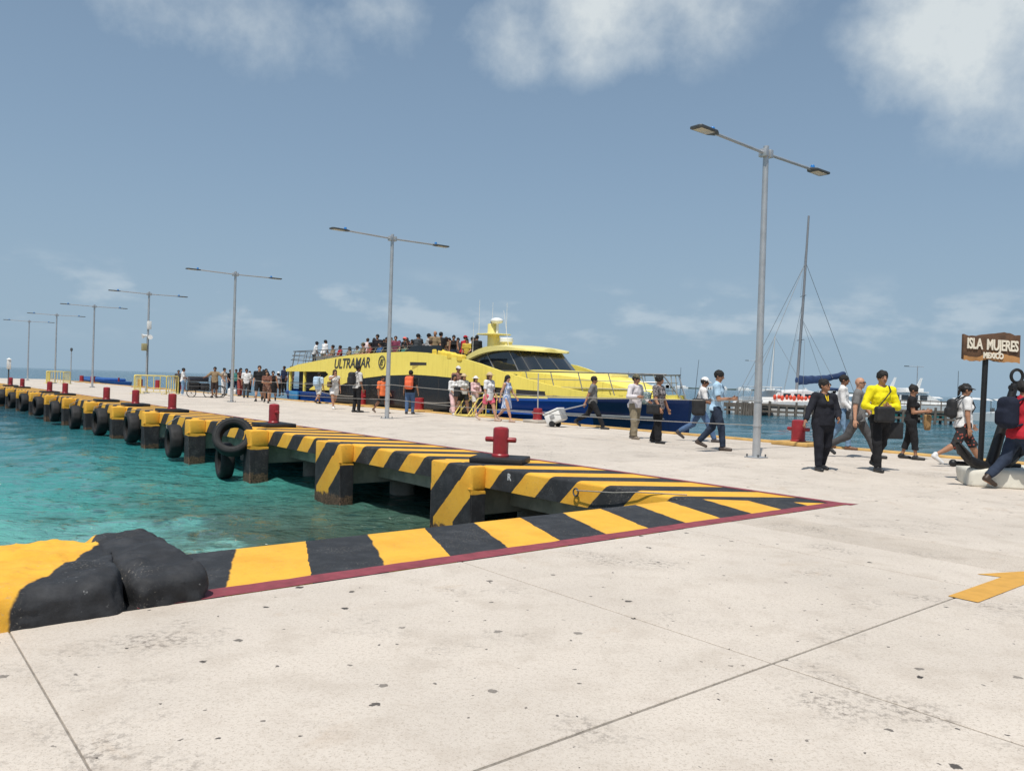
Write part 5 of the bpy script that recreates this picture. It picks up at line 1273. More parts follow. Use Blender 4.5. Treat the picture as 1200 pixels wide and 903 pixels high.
    if hk != 'bald':
        sd = SDF(c - .13 * h - V3(0, 0, .12 * h if hk == 'long' else 0), c + .12 * h, .011 if detail else .015)
        big = 1.18 if hk == 'curly' else 1.12
        sd.ell(c + M @ V3(0, .010 * h, .018 * h), (.047 * h * big, .056 * h * big, .053 * h * big), 0, M)
        if hk == 'long':
            sd.cone(c + M @ V3(0, .028 * h, 0), c + M @ V3(0, .045 * h, -.10 * h), .048 * h, .040 * h, .03)
            for sx in (-1, 1): sd.cone(c + M @ V3(sx * .036 * h, .012 * h, .0), c + M @ V3(sx * .043 * h, .020 * h, -.085 * h), .020 * h, .020 * h, .02)
        if hk == 'bun': sd.ell(c + M @ V3(0, .045 * h, .052 * h), (.026 * h, .026 * h, .026 * h), .012, M)
        if hk == 'tail':
            sd.ell(c + M @ V3(0, .062 * h, .022 * h), (.022 * h, .022 * h, .022 * h), .01, M); sd.cone(c + M @ V3(0, .066 * h, .015 * h), c + M @ V3(0, .074 * h, -.07 * h), .020 * h, .012 * h, .01)
        X, Y, Z = sd.ax[0][:, None, None], sd.ax[1][None, :, None], sd.ax[2][None, None, :]
        sd.D = sd.D + (.032 if hk == 'curly' else .016) * vnoise(X, Y, Z, 34 if hk == 'curly' else 40, 4)
        sd.ell(c + M @ V3(0, -.068 * h, -.026 * h), (.042 * h, .050 * h, .055 * h), 0, M, sub=True)
        if hk not in ('long',): sd.ell(c + M @ V3(0, -.015 * h, -.085 * h), (.075 * h, .075 * h, .055 * h), 0, M, sub=True)
        put('hair', sdf_mesh('hair', sd), hmat, root)
    if hat:
        kind, hmt = hat; sd = SDF(c - .15 * h, c + .15 * h, .012 if detail else .016)
        Mc = c + M @ V3(0, .008 * h, .024 * h)
        if kind in ('cap', 'sun'):
            sd.ell(Mc, (.0535 * h, .0635 * h, .058 * h), 0, M); low = Mc + M @ V3(0, 0, -.004 * h); u = M @ V3(0, 0, 1)
            X, Y, Z = sd.ax[0][:, None, None], sd.ax[1][None, :, None], sd.ax[2][None, None, :]
            sd.D = np.maximum(sd.D, -((X - low[0]) * u[0] + (Y - low[1]) * u[1] + (Z - low[2]) * u[2]))
        if kind == 'visor':
            sd.ell(Mc, (.0535 * h, .0635 * h, .050 * h), 0, M); u = M @ V3(0, 0, 1); X, Y, Z = sd.ax[0][:, None, None], sd.ax[1][None, :, None], sd.ax[2][None, None, :]
            q = (X - Mc[0]) * u[0] + (Y - Mc[1]) * u[1] + (Z - Mc[2]) * u[2]; sd.D = np.maximum(sd.D, np.abs(q) - .014 * h)
        if kind in ('cap', 'visor'): sd.ell(Mc + M @ V3(0, -.062 * h, -.002 * h), (.043 * h, .052 * h, .0075 * h), 0, M @ rotm(0, 8))
        if kind == 'sun': sd.ell(Mc + M @ V3(0, 0, -.002 * h), (.105 * h, .112 * h, .0085 * h), .004, M)
        put({'cap': 'cap', 'visor': 'visor', 'sun': 'sun_hat'}[kind], sdf_mesh('hat', sd), hmt, root)
    if shades:
        b = MB()
        for sx in (-1, 1):
            b.ell(c + M @ V3(sx * .0195 * h, -.0535 * h, .003 * h), (.0165 * h, .0055 * h, .0120 * h), 10, 6, Matrix(M.tolist()))
            b.tube([Vector(c + M @ V3(sx * .034 * h, -.048 * h, .006 * h)), Vector(c + M @ V3(sx * .047 * h, .004 * h, .004 * h))], .003 * h, 5)
        b.build('sunglasses', M_SHADES, root)
    root['fig'] = 0; del root['fig']
    return root, f
def ground(px, py): p = gz(px, py); return Vector((p[0], p[1], 0))
WALK_R = ((22, 6), (-20, 26)); WALK_L = ((-20, 26), (22, 6)); STAND = ((3, 3), (-3, 4)); STRIDE = ((30, 8), (-26, 34)); STRIDE_L = ((-26, 34), (30, 8))
HANG = (2, 8, 14, .1); SWF = (22, 7, 18, .1); SWB = (-20, 8, 12, .1)
def backpack(label, P, yaw, f, mat, size=(.15, .10, .23), strap=True):
    t = thing('backpack', label, 'backpack', P, R(yaw), 'bags carried by people on the pier'); c = f.chest + V3(0, .105 * f.H + size[1] * .6, -.02 * f.H)
    sd = SDF(c - .34, c + .34, .018); rbox(sd, c, size, min(.10, size[1] * .95)); rbox(sd, c + V3(0, size[1] * .8, -.07), (size[0] * .75, .06, size[2] * .5), .05, .03); put('pack', sdf_mesh('pack', sd), mat, t)
    if strap:
        for sx in (-1, 1):
            x = sx * .062 * f.H; s_ = f.shz
            MB().tube([Vector(q) for q in (c + V3(x * .9, -.06, .16), s_ + V3(x, .03, .055 * f.H), s_ + V3(x, -.045 * f.H, .040 * f.H), f.chest + V3(x * 1.05, -.088 * f.H, 0), f.waist + V3(x * 1.15, -.04 * f.H, .03), c + V3(x * 1.3, -.03, -.2))], .017, 6).build('strap', mat, t)
    return t
def bag(label, P, yaw, at, size, mat, path=None, name='shoulder_bag', cat='bag', rot=0.):
    t = thing(name, label, cat, P, R(yaw), 'bags carried by people on the pier'); at = V3(*at)
    sd = SDF(at - max(size) - .06, at + max(size) + .06, .014); rbox(sd, at, size, min(size) * .6, M=Matrix.Rotation(rot, 3, 'Z'))
    X, Y, Z = sd.ax[0][:, None, None], sd.ax[1][None, :, None], sd.ax[2][None, None, :]; sd.D = sd.D + .018 * vnoise(X, Y, Z, 9, 31)
    put('pouch', sdf_mesh('pouch', sd), mat, t)
    if path: MB().tube([Vector(q) for q in path], .012, 6).build('strap', mat, t)
    return t
# cloth colours
K_ = cloth('cloth_black', (.017, .017, .019)); NV = cloth('cloth_navy_black', (.016, .017, .024)); WH = cloth('cloth_white', (.74, .73, .72)); YL = cloth('cloth_vivid_yellow', (.86, .74, .015))
GY = cloth('cloth_grey', (.19, .185, .18)); DG = cloth('cloth_dark_grey', (.075, .073, .075)); RD = cloth('cloth_red', (.46, .022, .036)); LB = cloth('cloth_light_blue', (.42, .60, .76)); DJ = cloth('denim_dark', (.028, .040, .068)); LJ = cloth('denim_light', (.20, .32, .47)); MJ = cloth('denim_mid', (.08, .14, .26))
KH = cloth('cloth_khaki', (.27, .225, .155)); OR = cloth('cloth_orange', (.86, .20, .07)); PK = cloth('cloth_pink', (.72, .13, .20)); PP = cloth('cloth_pale_pink', (.74, .50, .50)); BR = cloth('cloth_brown', (.19, .085, .06)); TN = cloth('cloth_tan', (.28, .20, .12)); RR = cloth('cloth_brick', (.36, .085, .07)); OW = cloth('cloth_offwhite', (.62, .60, .57)); BLU = cloth('cloth_blue', (.05, .14, .34)); GN = cloth('cloth_teal', (.05, .20, .18)); CO = cloth('cloth_coral', (.80, .17, .14))
PRT = cloth('cloth_grey_print', (.27, .24, .24), 'print', (.06, .055, .06)); STR = cloth('cloth_blue_stripe', (.62, .65, .72), 'stripe', (.17, .25, .45)); FLO = cloth('cloth_floral', (.03, .028, .03), 'floral', (.42, .10, .07)); CAM = cloth('cloth_camouflage', (.16, .14, .09), 'camo', (.06, .065, .04))
YC = cloth('cloth_yellow_trim', (.80, .55, .02)); STW = cloth('straw', (.60, .46, .28))

# ---- close group by the sign and the near lamp post
P = ground(963, 551); person('woman in black long-sleeved uniform with yellow collar and sunglasses striding forward', P, 1.60, 8, ((10, 8), (-8, 14)), ((16, 30, 8, 0), (10, 16, 62, .45)), 1, female=True, wide=1.22, belly=.35, top=(NV, 1.95, -.25), bottom=('trousers', NV, 1.97), hair=('bun', 'k'), shades=True, detail=2, head=(28, -8), collar=YC)
P = ground(986, 526); Q, f = person('man in white long-sleeved shirt and pale jeans looking aside behind the black-uniformed woman', P, 1.82, 62, ((14, 6), (-14, 18)), ((8, 6, 40, .1), (12, 8, 46, .1)), 2, top=(WH, 1.9, -.35), bottom=('trousers', LJ, 1.97), hair=('short', 'k'), shoes=(.16, .07, .03), detail=2, collar=WH)
bag('black pouch carried by the man in the white shirt', P, 62, (-.26, -.18, .86), (.13, .07, .11), M_BAGK)
P = ground(1030, 552); Q, f = person('man in vivid yellow shirt and black trousers with a crossbody bag', P, 1.79, 6, ((12, 6), (-14, 22)), ((4, 26, 92, .60), (8, 18, 104, .66)), 1, top=(YL, 1.93, .25), bottom=('trousers', K_, 1.97), hair=('short', 'k'), detail=2, head=(-6, 3), collar=YL)
bag('black crossbody bag worn across the yellow shirt', P, 6, (-.08, -.25, 1.02), (.17, .07, .14), M_BAGK, (f.chest + V3(-.17, -.12, -.22), f.chest + V3(-.06, -.185, -.05), f.chest + V3(.08, -.165, .12), f.shz + V3(.11, -.05, .075), f.shz + V3(.11, .05, .06), f.chest + V3(0, .16, .0), f.waist + V3(-.17, .12, 0)))
bc = thing('document_case', 'flat black document case hanging beside the man in the yellow shirt', 'case', P, R(6), 'bags carried by people on the pier'); MB().box(.16, .46, .02, .09, .58, .88).build('case', M_BAGK, bc, bevel=.02); MB().tube([(.25, .055, .87), (.26, .055, .93), (.36, .055, .93), (.37, .055, .87)], .012, 6).build('handle', M_BAGK, bc)
P = ground(1004, 536); person('bald man in grey shirt and grey trousers walking behind the yellow shirt', P, 1.80, 62, STRIDE_L, ((-8, 12, 10, 0), (20, 8, 20, 0)), 0, top=(GY, .75, -.5), bottom=('trousers', DG, 1.97), hair=('bald', 'k'), shades=True, detail=2, head=(-18, 0), wide=1.08)
P = ground(1067, 538); Q, f = person('woman in black T-shirt and cropped leggings looking down at her phone', P, 1.58, 62, ((10, 5), (-9, 8)), ((6, 6, 92, .15), (8, 6, 92, .2)), 1, top=(K_, .62, -.15), bottom=('trousers', K_, 1.62), hair=('bun', 'k'), female=True, wide=1.0, detail=2, head=(6, 22))
pn = thing('mobile_phone', 'mobile phone held by the woman in black leggings', 'phone', P, R(62)); w_ = (f.arm[0][2] + f.arm[0][3] * .10 + f.arm[1][2] + f.arm[1][3] * .10) / 2
MB().box(-.04, .04, -.075, .075, -.005, .005, Matrix.Translation(Vector(w_)) @ Matrix.Rotation(R(35), 4, 'X')).build('slab_case', M_SHADES, pn, bevel=.004); MB().box(-.036, .036, -.070, .070, .0052, .0058, Matrix.Translation(Vector(w_)) @ Matrix.Rotation(R(35), 4, 'X')).build('screen', M_GLASS, pn)
bag('crumpled brown bag hanging from the wrist of the woman with the phone', P, 62, (.12, -.30, .80), (.06, .07, .17), cloth('cloth_brown_bag', (.33, .20, .09)))
P = ground(1128, 547); Q, f = person('woman in white polo, sun visor and floral shorts passing behind the anchor', P, 1.70, 80, STRIDE_L, ((-4, 12, 8, 0), (12, 10, 30, .2)), 1, top=(WH, .66, -.3), bottom=('shorts', FLO, 1.12), hair=('tail', 'k'), hat=('visor', plain('dark_visor', (.05, .048, .05), .6)), shoes=(.7, .7, .7), female=True, wide=1.12, shades=True, detail=2, head=(0, 6), collar=WH)
backpack('small black backpack on the woman in the white polo', P, 80, f, M_BAGK, (.13, .08, .19))
P = ground(1194, 574); Q, f = person('man in red polo and jeans walking past the white plinth', P, 1.66, 98, ((20, 6), (-22, 24)), ((-6, 10, 14, 0), (8, 8, 16, 0)), 1, top=(RD, .70, -.35), bottom=('trousers', DJ, 1.97), hair=('short', 'k'), shoes=(.05, .03, .02), wide=1.15, belly=.4, detail=2, lean=3)
backpack('navy backpack on the man in the red polo', P, 98, f, cloth('navy_nylon', (.014, .018, .034)), (.16, .11, .24))
# ---- walkers between the near lamp post and the bollard
P = ground(839, 527); person('man in light blue polo and dark jeans looking down as he walks', P, 1.80, 66, ((16, 10), (-16, 26)), ((12, 8, 84, .25), (14, 8, 86, .3)), 1, top=(LB, .75, -.3), bottom=('trousers', DJ, 1.97), hair=('short', 'k'), shoes=(.07, .05, .04), detail=2, head=(0, 14), collar=cloth('cloth_dark_collar', (.05, .09, .16)))
P = ground(820, 517); Q, f = person('man in white cap and white T-shirt with a black shoulder bag', P, 1.74, 78, STRIDE, ((14, 8, 62, .2), (20, 6, 95, .3)), 2, top=(WH, .8, -.5), bottom=('trousers', MJ, 1.97), hair=('short', 'k'), hat=('cap', WH), shoes=(.06, .05, .05), detail=2, head=(0, 14), lean=6)
bag('big black shoulder bag on the man in the white cap', P, 78, (-.27, .06, .90), (.10, .17, .22), M_BAGK, (f.waist + V3(-.25, -.1, .05), f.chest + V3(-.12, -.16, .0), f.shz + V3(.06, -.08, .06), f.shz + V3(.06, .06, .07), f.chest + V3(-.15, .15, -.05), f.waist + V3(-.26, .14, .05)))
P = ground(770, 519); Q, f = person('curly-haired woman in grey print top and black flared trousers', P, 1.66, 52, ((9, 5), (-8, 10)), ((10, 12, 22, .1), (8, 14, 12, 0)), 1, top=(PRT, .72, -.25), bottom=('loose', K_, 1.98), hair=('curly', 'k'), female=True, wide=1.08, detail=2, head=(6, 2))
bag('black handbag with white lettering on the curly-haired woman', P, 52, (-.27, -.02, .84), (.07, .17, .12), M_BAGK, (f.waist + V3(-.24, -.12, -.02), f.chest + V3(-.16, -.10, .06), f.shz + V3(-.13, -.02, .06), f.chest + V3(-.16, .10, .02), f.waist + V3(-.24, .12, -.02)))
P = ground(743, 514); Q, f = person('man in white long-sleeved shirt, khaki cargo trousers and camouflage cap', P, 1.68, 42, ((10, 8), (-6, 10)), ((10, 30, 100, .5), (10, 18, 60, .3)), 1, top=(cloth('cloth_washed_white', (.66, .62, .63)), 1.92, -.35), bottom=('loose', KH, 1.96), hair=('short', 'k'), hat=('cap', CAM), shoes=(.22, .18, .14), wide=1.12, belly=.3, detail=2, head=(20, 0))
bag('teal cloth bundle held by the man in the camouflage cap', P, 42, (.30, -.12, 1.08), (.10, .12, .17), cloth('teal_bundle', (.13, .22, .22), 'print', (.40, .42, .42)), name='cloth_bundle')
P = ground(694, 502); Q, f = person('man in grey polo and black trousers pulling a white wheeled cooler', P, 1.73, 74, STRIDE, ((-24, 10, 6, 0), (-4, 8, 14, 0)), 1, top=(GY, .72, -.35), bottom=('trousers', K_, 1.97), hair=('short', 'k'), detail=1, head=(8, 8), collar=DG)
# cooler box tilted on its wheels
hw = Matrix.Rotation(R(74), 3, 'Z') @ Vector(f.arm[0][2]) + P; c0 = ground(651, 500)
ck = thing('wheeled_cooler', 'white wheeled cooler with grey ends, tilted and pulled by a long handle', 'cooler', c0, math.atan2(hw.y - c0.y, hw.x - c0.x)); TLT = Matrix.Translation((.02, 0, .10)) @ Matrix.Rotation(R(-24), 4, 'Y')
MB().box(-.22, .34, -.22, .22, .02, .36, TLT).build('tub', M_WPLAS, ck, bevel=.035); MB().box(-.24, .36, -.24, .24, .362, .43, TLT).build('lid', M_WPLAS, ck, bevel=.03)
MB().box(.342, .366, -.20, .20, .04, .34, TLT).build('end_panel', M_GPLAS, ck, bevel=.01)
for y in (-.225, .225): MB().box(-.02, .14, y - .012, y + .012, .15, .28, TLT).build('side_grip', M_GPLAS, ck, bevel=.008)
for y in (-.2, .2): MB().lathe([(.10, -.03), (.10, .03)], 18, M=Matrix.Translation((-.02, y, .10)) @ Matrix.Rotation(R(90), 4, 'X')).build('wheel', M_RUB, ck)
hl = Matrix.Rotation(-ck.rotation_euler.z, 3, 'Z') @ (hw - c0)
hp = TLT @ Vector((.36, 0, .33)); 
for y in (-.13, .13): MB().tube([hp + Vector((0, y, 0)), Vector((hl.x, hl.y + y * .35, hl.z - .06))], .013, 6).build('handle_rod', M_GALV, ck)
MB().tube([Vector((hl.x, hl.y - .06, hl.z - .06)), Vector((hl.x, hl.y + .06, hl.z - .06))], .018, 8).build('handle_grip', M_GPLAS, ck)
# ---- disembarking group by the gangway
P = ground(593, 494); person('woman in blue striped sundress stepping off to the right', P, 1.66, 58, WALK_R, (SWB, SWF), 0, top=(STR, 0, .2), bottom=('dress', STR, .46), hair=('long', 'k'), female=True, detail=1, head=(-10, 12), shoes=(.45, .30, .22))
P = ground(572, 493); person('woman in white T-shirt and pink shorts with a straw hat', P, 1.74, 50, WALK_L, (HANG, (4, 8, 30, .2)), 0, top=(WH, .85, -.9), bottom=('shorts', PK, .62), hair=('long', 'l'), hat=('sun', STW), female=True, detail=1, shoes=(.5, .36, .28), wide=1.05)
P = ground(556, 487); person('small woman in pale pink outfit and white bucket hat', P, 1.62, 40, WALK_R, ((14, 10, 70, .4), (12, 10, 80, .5)), 0, top=(PP, 1.7, -.6), bottom=('shorts', OW, .7), hair=('long', 'b'), hat=('sun', WH), female=True, detail=1, shoes=(.6, .5, .45))
P = ground(542, 487); Q, f = person('woman in white blouse and black shorts with a straw sun hat', P, 1.70, 36, WALK_L, ((16, 12, 72, .4), HANG), 0, top=(OW, .8, -.1), bottom=('shorts', K_, .6), hair=('long', 'b'), hat=('sun', STW), female=True, detail=1, shoes=(.3, .2, .14))
bag('black tote bag between the straw-hatted woman and the woman in pink trousers', P, 36, (-.30, -.02, .95), (.08, .15, .20), M_BAGK)
P = ground(531, 486); person('woman in white top and pale pink trousers', P, 1.66, 30, WALK_R, ((8, 10, 55, .4), HANG), 1, top=(WH, 1.5, -.3), bottom=('loose', PP, 1.9), hair=('long', 'k'), female=True, detail=1, shoes=(.7, .68, .66))
P = W(26.3, 19.0, .1); person('man in white cap and brown shirt waiting on the gangway', P, 1.86, 25, STAND, (HANG, (12, 10, 60, .3)), 1, top=(cloth('cloth_rust_print', (.30, .15, .12), 'print', (.16, .08, .07)), .9, -.3), bottom=('shorts', TN, .95), hair=('short', 'b'), hat=('cap', OW), detail=1)
P = ground(549, 484); person('woman in rose dress half hidden by the disembarking group', P, 1.60, 40, STAND, (HANG, HANG), 0, top=(PP, .5, .1), bottom=('skirt', cloth('cloth_rose', (.50, .17, .20)), .62), hair=('long', 'b'), female=True, detail=1, shoes=(.4, .3, .25))
# ---- walkers before the ferry lettering
P = ground(480, 485); Q, f = person('man in black T-shirt and jeans seen from behind with an orange backpack', P, 1.73, 172, ((6, 4), (-4, 6)), ((2, 12, 10, 0), (2, 10, 12, 0)), 1, top=(K_, .85, -.4), bottom=('trousers', MJ, 1.97), hair=('short', 'k'), detail=1, wide=1.08)
backpack('bright orange backpack on the man in the black T-shirt', P, 172, f, cloth('orange_nylon', (.86, .16, .07)), (.17, .10, .26))
P = ground(447, 484); person('short person in orange T-shirt and black shorts beside the lettering lamp post', P, 1.52, 48, WALK_L, (HANG, SWF), 2, top=(OR, .9, -.4), bottom=('shorts', K_, .75), hair=('short', 'k'), detail=1, wide=1.12, belly=.3, head=(0, 10), shoes=(.1, .06, .04))
P = ground(418, 483); Q, f = person('tall man in grey shirt and black trousers with a black backpack', P, 1.86, 130, STAND, (HANG, HANG), 2, top=(OW, .9, -.2), bottom=('trousers', K_, 1.97), hair=('short', 'k'), detail=1)
backpack('black backpack on the tall man in the grey shirt', P, 130, f, M_BAGK, (.16, .12, .26))
P = ground(391, 479); Q, f = person('woman in white top and white shorts shading her eyes', P, 1.73, 32, WALK_R, ((70, 25, 130, .3), HANG), 1, top=(OW, .2, -.2), bottom=('shorts', WH, .62), hair=('long', 'b'), female=True, detail=1, wide=1.1, shoes=(.7, .7, .68))
bag('brown handbag at the side of the woman in white shorts', P, 32, (-.24, -.05, 1.05), (.07, .14, .12), cloth('leather_brown', (.14, .09, .05)))
P = ground(373, 473); Q, f = person('person in light blue shirt and white shorts walking away', P, 1.62, 160, WALK_L, (HANG, HANG), 1, top=(cloth('cloth_pale_blue', (.55, .67, .78)), .9, -.6), bottom=('shorts', OW, .9), hair=('short', 'k'), detail=1, wide=1.1)
backpack('pale blue backpack on the person in white shorts', P, 160, f, cloth('pale_blue_nylon', (.42, .56, .70)), (.17, .10, .25))
# ---- queue near the luggage cart
P = ground(303, 470); person('tall man in black polo and black shorts', P, 1.88, 12, WALK_R, (HANG, SWF), 0, top=(K_, .8, -.5), bottom=('shorts', K_, .98), hair=('short', 'b'), detail=1, wide=1.08)
P = ground(312, 472); person('woman in brown playsuit holding a bag in front of the tall man in black', P, 1.60, 14, WALK_L, ((18, 10, 80, .5), (18, 10, 75, .5)), 1, top=(BR, .6, .1), bottom=('shorts', cloth('cloth_cocoa', (.20, .11, .08)), .7), hair=('long', 'k'), female=True, detail=1, wide=1.1)
P = ground(319, 470); person('woman in black sleeveless dress with dark glasses', P, 1.63, 10, WALK_R, (HANG, (4, 14, 10, 0)), 1, top=(K_, 0, .1), bottom=('dress', K_, .5), hair=('bun', 'k'), shades=True, female=True, detail=1)
P = ground(288, 466); person('man in untucked white shirt and charcoal trousers', P, 1.70, 20, STAND, (HANG, HANG), 2, top=(WH, .9, -.5), bottom=('trousers', DG, 1.97), hair=('short', 'k'), detail=1, wide=1.1)
P = ground(281, 464); person('woman in black vest and brick red trousers', P, 1.74, 60, STAND, ((10, 10, 60, .3), HANG), 1, top=(cloth('cloth_black_red', (.05, .03, .03), 'print', (.30, .09, .06)), .3, .1), bottom=('loose', RR, 1.95), hair=('long', 'k'), female=True, detail=1)
P = W(46.5, 18.1); person('person in yellow top behind the tall man in black', P, 1.68, 20, STAND, (HANG, HANG), 2, top=(cloth('cloth_mustard', (.62, .45, .07)), .7, -.3), bottom=('trousers', K_, 1.97), hair=('short', 'k'), detail=0)
P = W(44.6, 18.5); person('woman with dark hair and navy top in the queue behind the brown playsuit', P, 1.72, 40, STAND, (HANG, HANG), 1, top=(cloth('cloth_navy', (.02, .028, .06)), .7, -.3), bottom=('trousers', DJ, 1.97), hair=('long', 'k'), female=True, detail=0)
P = ground(262, 463); person('woman in cream top and wide white trousers', P, 1.72, 70, STAND, ((10, 20, 40, .2), (14, 16, 30, .2)), 1, top=(cloth('cloth_cream', (.52, .44, .36)), .3, .1), bottom=('loose', WH, 1.97), hair=('bun', 'k'), female=True, detail=1)
bag('white plastic carrier bag on the ground beside the woman in white trousers', ground(270, 464), 0, (0, 0, .24), (.16, .14, .24), plain('carrier_plastic', (.72, .70, .68), .4), (V3(-.06, 0, .44), V3(-.04, 0, .56), V3(.04, 0, .56), V3(.06, 0, .44)), 'carrier_bag')
bag('second white carrier bag leaning against its twin beside the cream top', ground(274.5, 463), 0, (0, 0, .19), (.14, .12, .19), plain('carrier_plastic', (.72, .70, .68), .4), (V3(-.05, 0, .36), V3(-.03, 0, .47), V3(.03, 0, .47), V3(.05, 0, .36)), 'carrier_bag')
P = ground(251, 466); person('man in olive shirt and brown shorts with his arms out beside the cart', P, 1.72, 6, STAND, ((20, 45, 50, .1), (15, 50, 40, .1)), 2, top=(TN, .95, -.4), bottom=('shorts', cloth('cloth_dark_brown', (.045, .03, .028)), .98), hair=('short', 'k'), detail=1, wide=1.08)
P = ground(214, 463); person('man in white shirt and pale jeans beside the black luggage cart', P, 1.62, 100, STAND, ((20, 10, 70, .2), (12, 10, 40, .1)), 2, top=(WH, .9, -.4), bottom=('trousers', LJ, 1.97), hair=('short', 'k'), detail=1, wide=1.08, shoes=(.7, .7, .7))
P = ground(208.5, 461); person('person in dark clothes half hidden behind the man in pale jeans', P, 1.5, 30, STAND, (HANG, HANG), 2, top=(DG, .9, -.3), bottom=('trousers', K_, 1.97), hair=('short', 'k'), detail=0)
for px, py, H_, lb, tp_, bt_, kw in (
    (276, 461, 1.70, 'man in teal T-shirt at the back of the queue behind the brick red trousers', GN, ('trousers', DJ, 1.97), {}),
    (292, 460, 1.62, 'woman in cream T-shirt behind the untucked white shirt', cloth('cloth_cream', (.52, .44, .36)), ('trousers', K_, 1.97), dict(female=True, hair=('long', 'b'))),
    (308, 461, 1.74, 'man in dark cap looking over the shoulder of the brown playsuit woman', DG, ('trousers', K_, 1.97), dict(hat=('cap', K_))),
    (325.5, 464, 1.60, 'woman in pale grey top and white sun hat beside the ferry stern', cloth('cloth_light_grey', (.42, .41, .40)), ('shorts', K_, .8), dict(female=True, hair=('long', 'k'), hat=('sun', WH))),
    (330, 463, 1.66, 'man in blue shirt bending near the ferry stern step', BLU, ('shorts', TN, .95), dict(lean=14)),
    (269, 460, 1.66, 'woman with a black rucksack top behind the white carrier bags', K_, ('trousers', DJ, 1.97), dict(female=True, hair=('bun', 'k')))):
    person(lb, ground(px, py), H_, random.uniform(-10, 60), STAND, (HANG, (10, 10, 45, .3)), random.choice((1, 1, 2)), top=(tp_, .8, -.3), bottom=bt_, detail=0, **kw)
# luggage tricycle
lc = thing('luggage_cart', 'black luggage tricycle loaded with dark cases near the pier edge', 'cart', W(46.2, 15.1), A - R(8))
MB().box(-.55, .75, -.45, .45, .34, .40).build('platform', M_DKMET, lc, bevel=.01)
for x, y in ((-.5, -.42), (.7, -.42), (-.5, .42), (.7, .42)): MB().tube([(x, y, .36), (x, y, 1.15)], .018, 6).build('cage_post', M_DKRAIL, lc)
for z in (.62, .88, 1.15):
    for y in (-.42, .42): MB().tube([(-.5, y, z), (.7, y, z)], .016, 6).build('cage_rail', M_DKRAIL, lc)
for i, (x0, x1, z0, z1) in enumerate(((-.45, .12, .41, .85), (.16, .66, .41, .80), (-.42, .60, .87, 1.16))):
    MB().box(x0, x1, -.36, .36, z0, z1).build('suitcase', (M_BAGK, plain('dark_case', (.035, .035, .04), .5), plain('blue_black_case', (.02, .024, .04), .5))[i], lc, bevel=.05)
def wheel(x, y, r, parent):
    w = MB().tube([(x + r * math.cos(a), y, r + r * math.sin(a)) for a in np.linspace(0, 2 * math.pi, 25)[:-1]], .025, 7, closed=True).build('wheel', M_RUB, parent)
    for k in range(8): a = math.pi * k / 4; MB().tube([(x, y, r), (x + r * math.cos(a), y, r + r * math.sin(a))], .005, 4).build('spoke', M_STEEL, w)
    MB().tube([(x, y - .05, r), (x, y + .05, r)], .03, 8).build('hub', M_DKMET, w)
for x in (-.35, .55): wheel(x, -.5, .24, lc)
wheel(1.28, -.2, .33, lc); wheel(1.28, .35, .33, lc)
MB().tube([(.75, 0, .38), (1.0, -.1, .6), (1.28, -.12, .62), (1.28, -.15, .33)], .022, 6).build('fork', M_DKMET, lc)
MB().tube([(1.0, -.45, 1.0), (1.02, 0, .98), (1.0, .3, 1.0)], .018, 6).build('handlebar', M_DKMET, lc)
MB().tube([(1.02, 0, .6), (1.02, 0, .98)], .02, 6).build('stem', M_DKMET, lc)

# ---- crew and passengers aboard
FYAW = math.degrees(A - R(90))
def aboard(label, px, py, floor, htop, H, yaw, tmin=20.3, tmax=25.6, seat=None, **kw):
    """stand or seat a passenger on a ferry deck where the photo shows the head"""
    r = ray(px, py); t = (floor + htop - EYE) * (r[:2] @ QV) / max(r[2], 1e-4); t = min(max(t, tmin), tmax)
    k = t / (r[:2] @ QV); p = r * k; person(label, Vector((p[0], p[1], floor)), H, yaw, seat=seat, detail=0, group='passengers aboard the ferry', **kw)
SIT = ((84, 86), (84, 86)); UP = 1.882
def sitter(label, px, py, yaw=-60, **kw): aboard(label, px, py, UP, 1.32, 1.68, yaw, seat=.50, legs=SIT, arms=((25, 8, 60, .2), (25, 8, 60, .2)), **kw)
def stander(label, px, py, yaw=0, H=1.70, **kw): aboard(label, px, py, UP, H, H, yaw + random.uniform(-35, 35), lean=kw.pop('lean', random.uniform(-2, 11)), head=(random.uniform(-35, 35), random.uniform(-6, 16)), arms=kw.pop('arms', (HANG, (14, 10, 55, .3))), **kw)
tr_ = lambda c: ('trousers', c, 1.97)
stander('passenger in white shirt standing at the stern rail with a dark cap', 369, 400, 120, top=(WH, .9, -.3), bottom=tr_(DG), hat=('cap', K_), tone=2)
stander('passenger in loose white shirt leaning on the stern rail', 379.5, 398, 150, top=(WH, .95, -.3), bottom=tr_(KH), tone=2, lean=12)
sitter('seated passenger with black hair and beige top near the stern rail', 390.5, 404, top=(TN, .8, .1), bottom=tr_(DJ))
sitter('seated passenger in red top near the stern rail', 399, 404.5, top=(RD, .7, .1), bottom=tr_(DJ), tone=2)
sitter('seated passenger in sand top beside the passenger in red', 410, 406, top=(TN, .6, .1), bottom=tr_(DJ), hair=('long', 'k'), female=True)
sitter('seated passenger in pale green top amidships', 419, 405, top=(cloth('cloth_sage', (.30, .36, .28)), .6, .1), bottom=tr_(DJ), hair=('short', 'k'))
stander('passenger in pale pink shirt seen from behind above the lettering', 431, 396, 175, top=(cloth('cloth_blush', (.70, .56, .56)), .9, -.3), bottom=tr_(KH), hair=('short', 'b'))
stander('passenger in black top beside the pale pink shirt', 437, 396, 60, 1.66, top=(K_, .9, -.3), bottom=tr_(K_))
stander('passenger in black jacket with thick black hair above the emblem', 442.5, 392, 10, 1.74, top=(cloth('cloth_ink', (.02, .018, .024)), 1.9, -.3), bottom=tr_(K_))
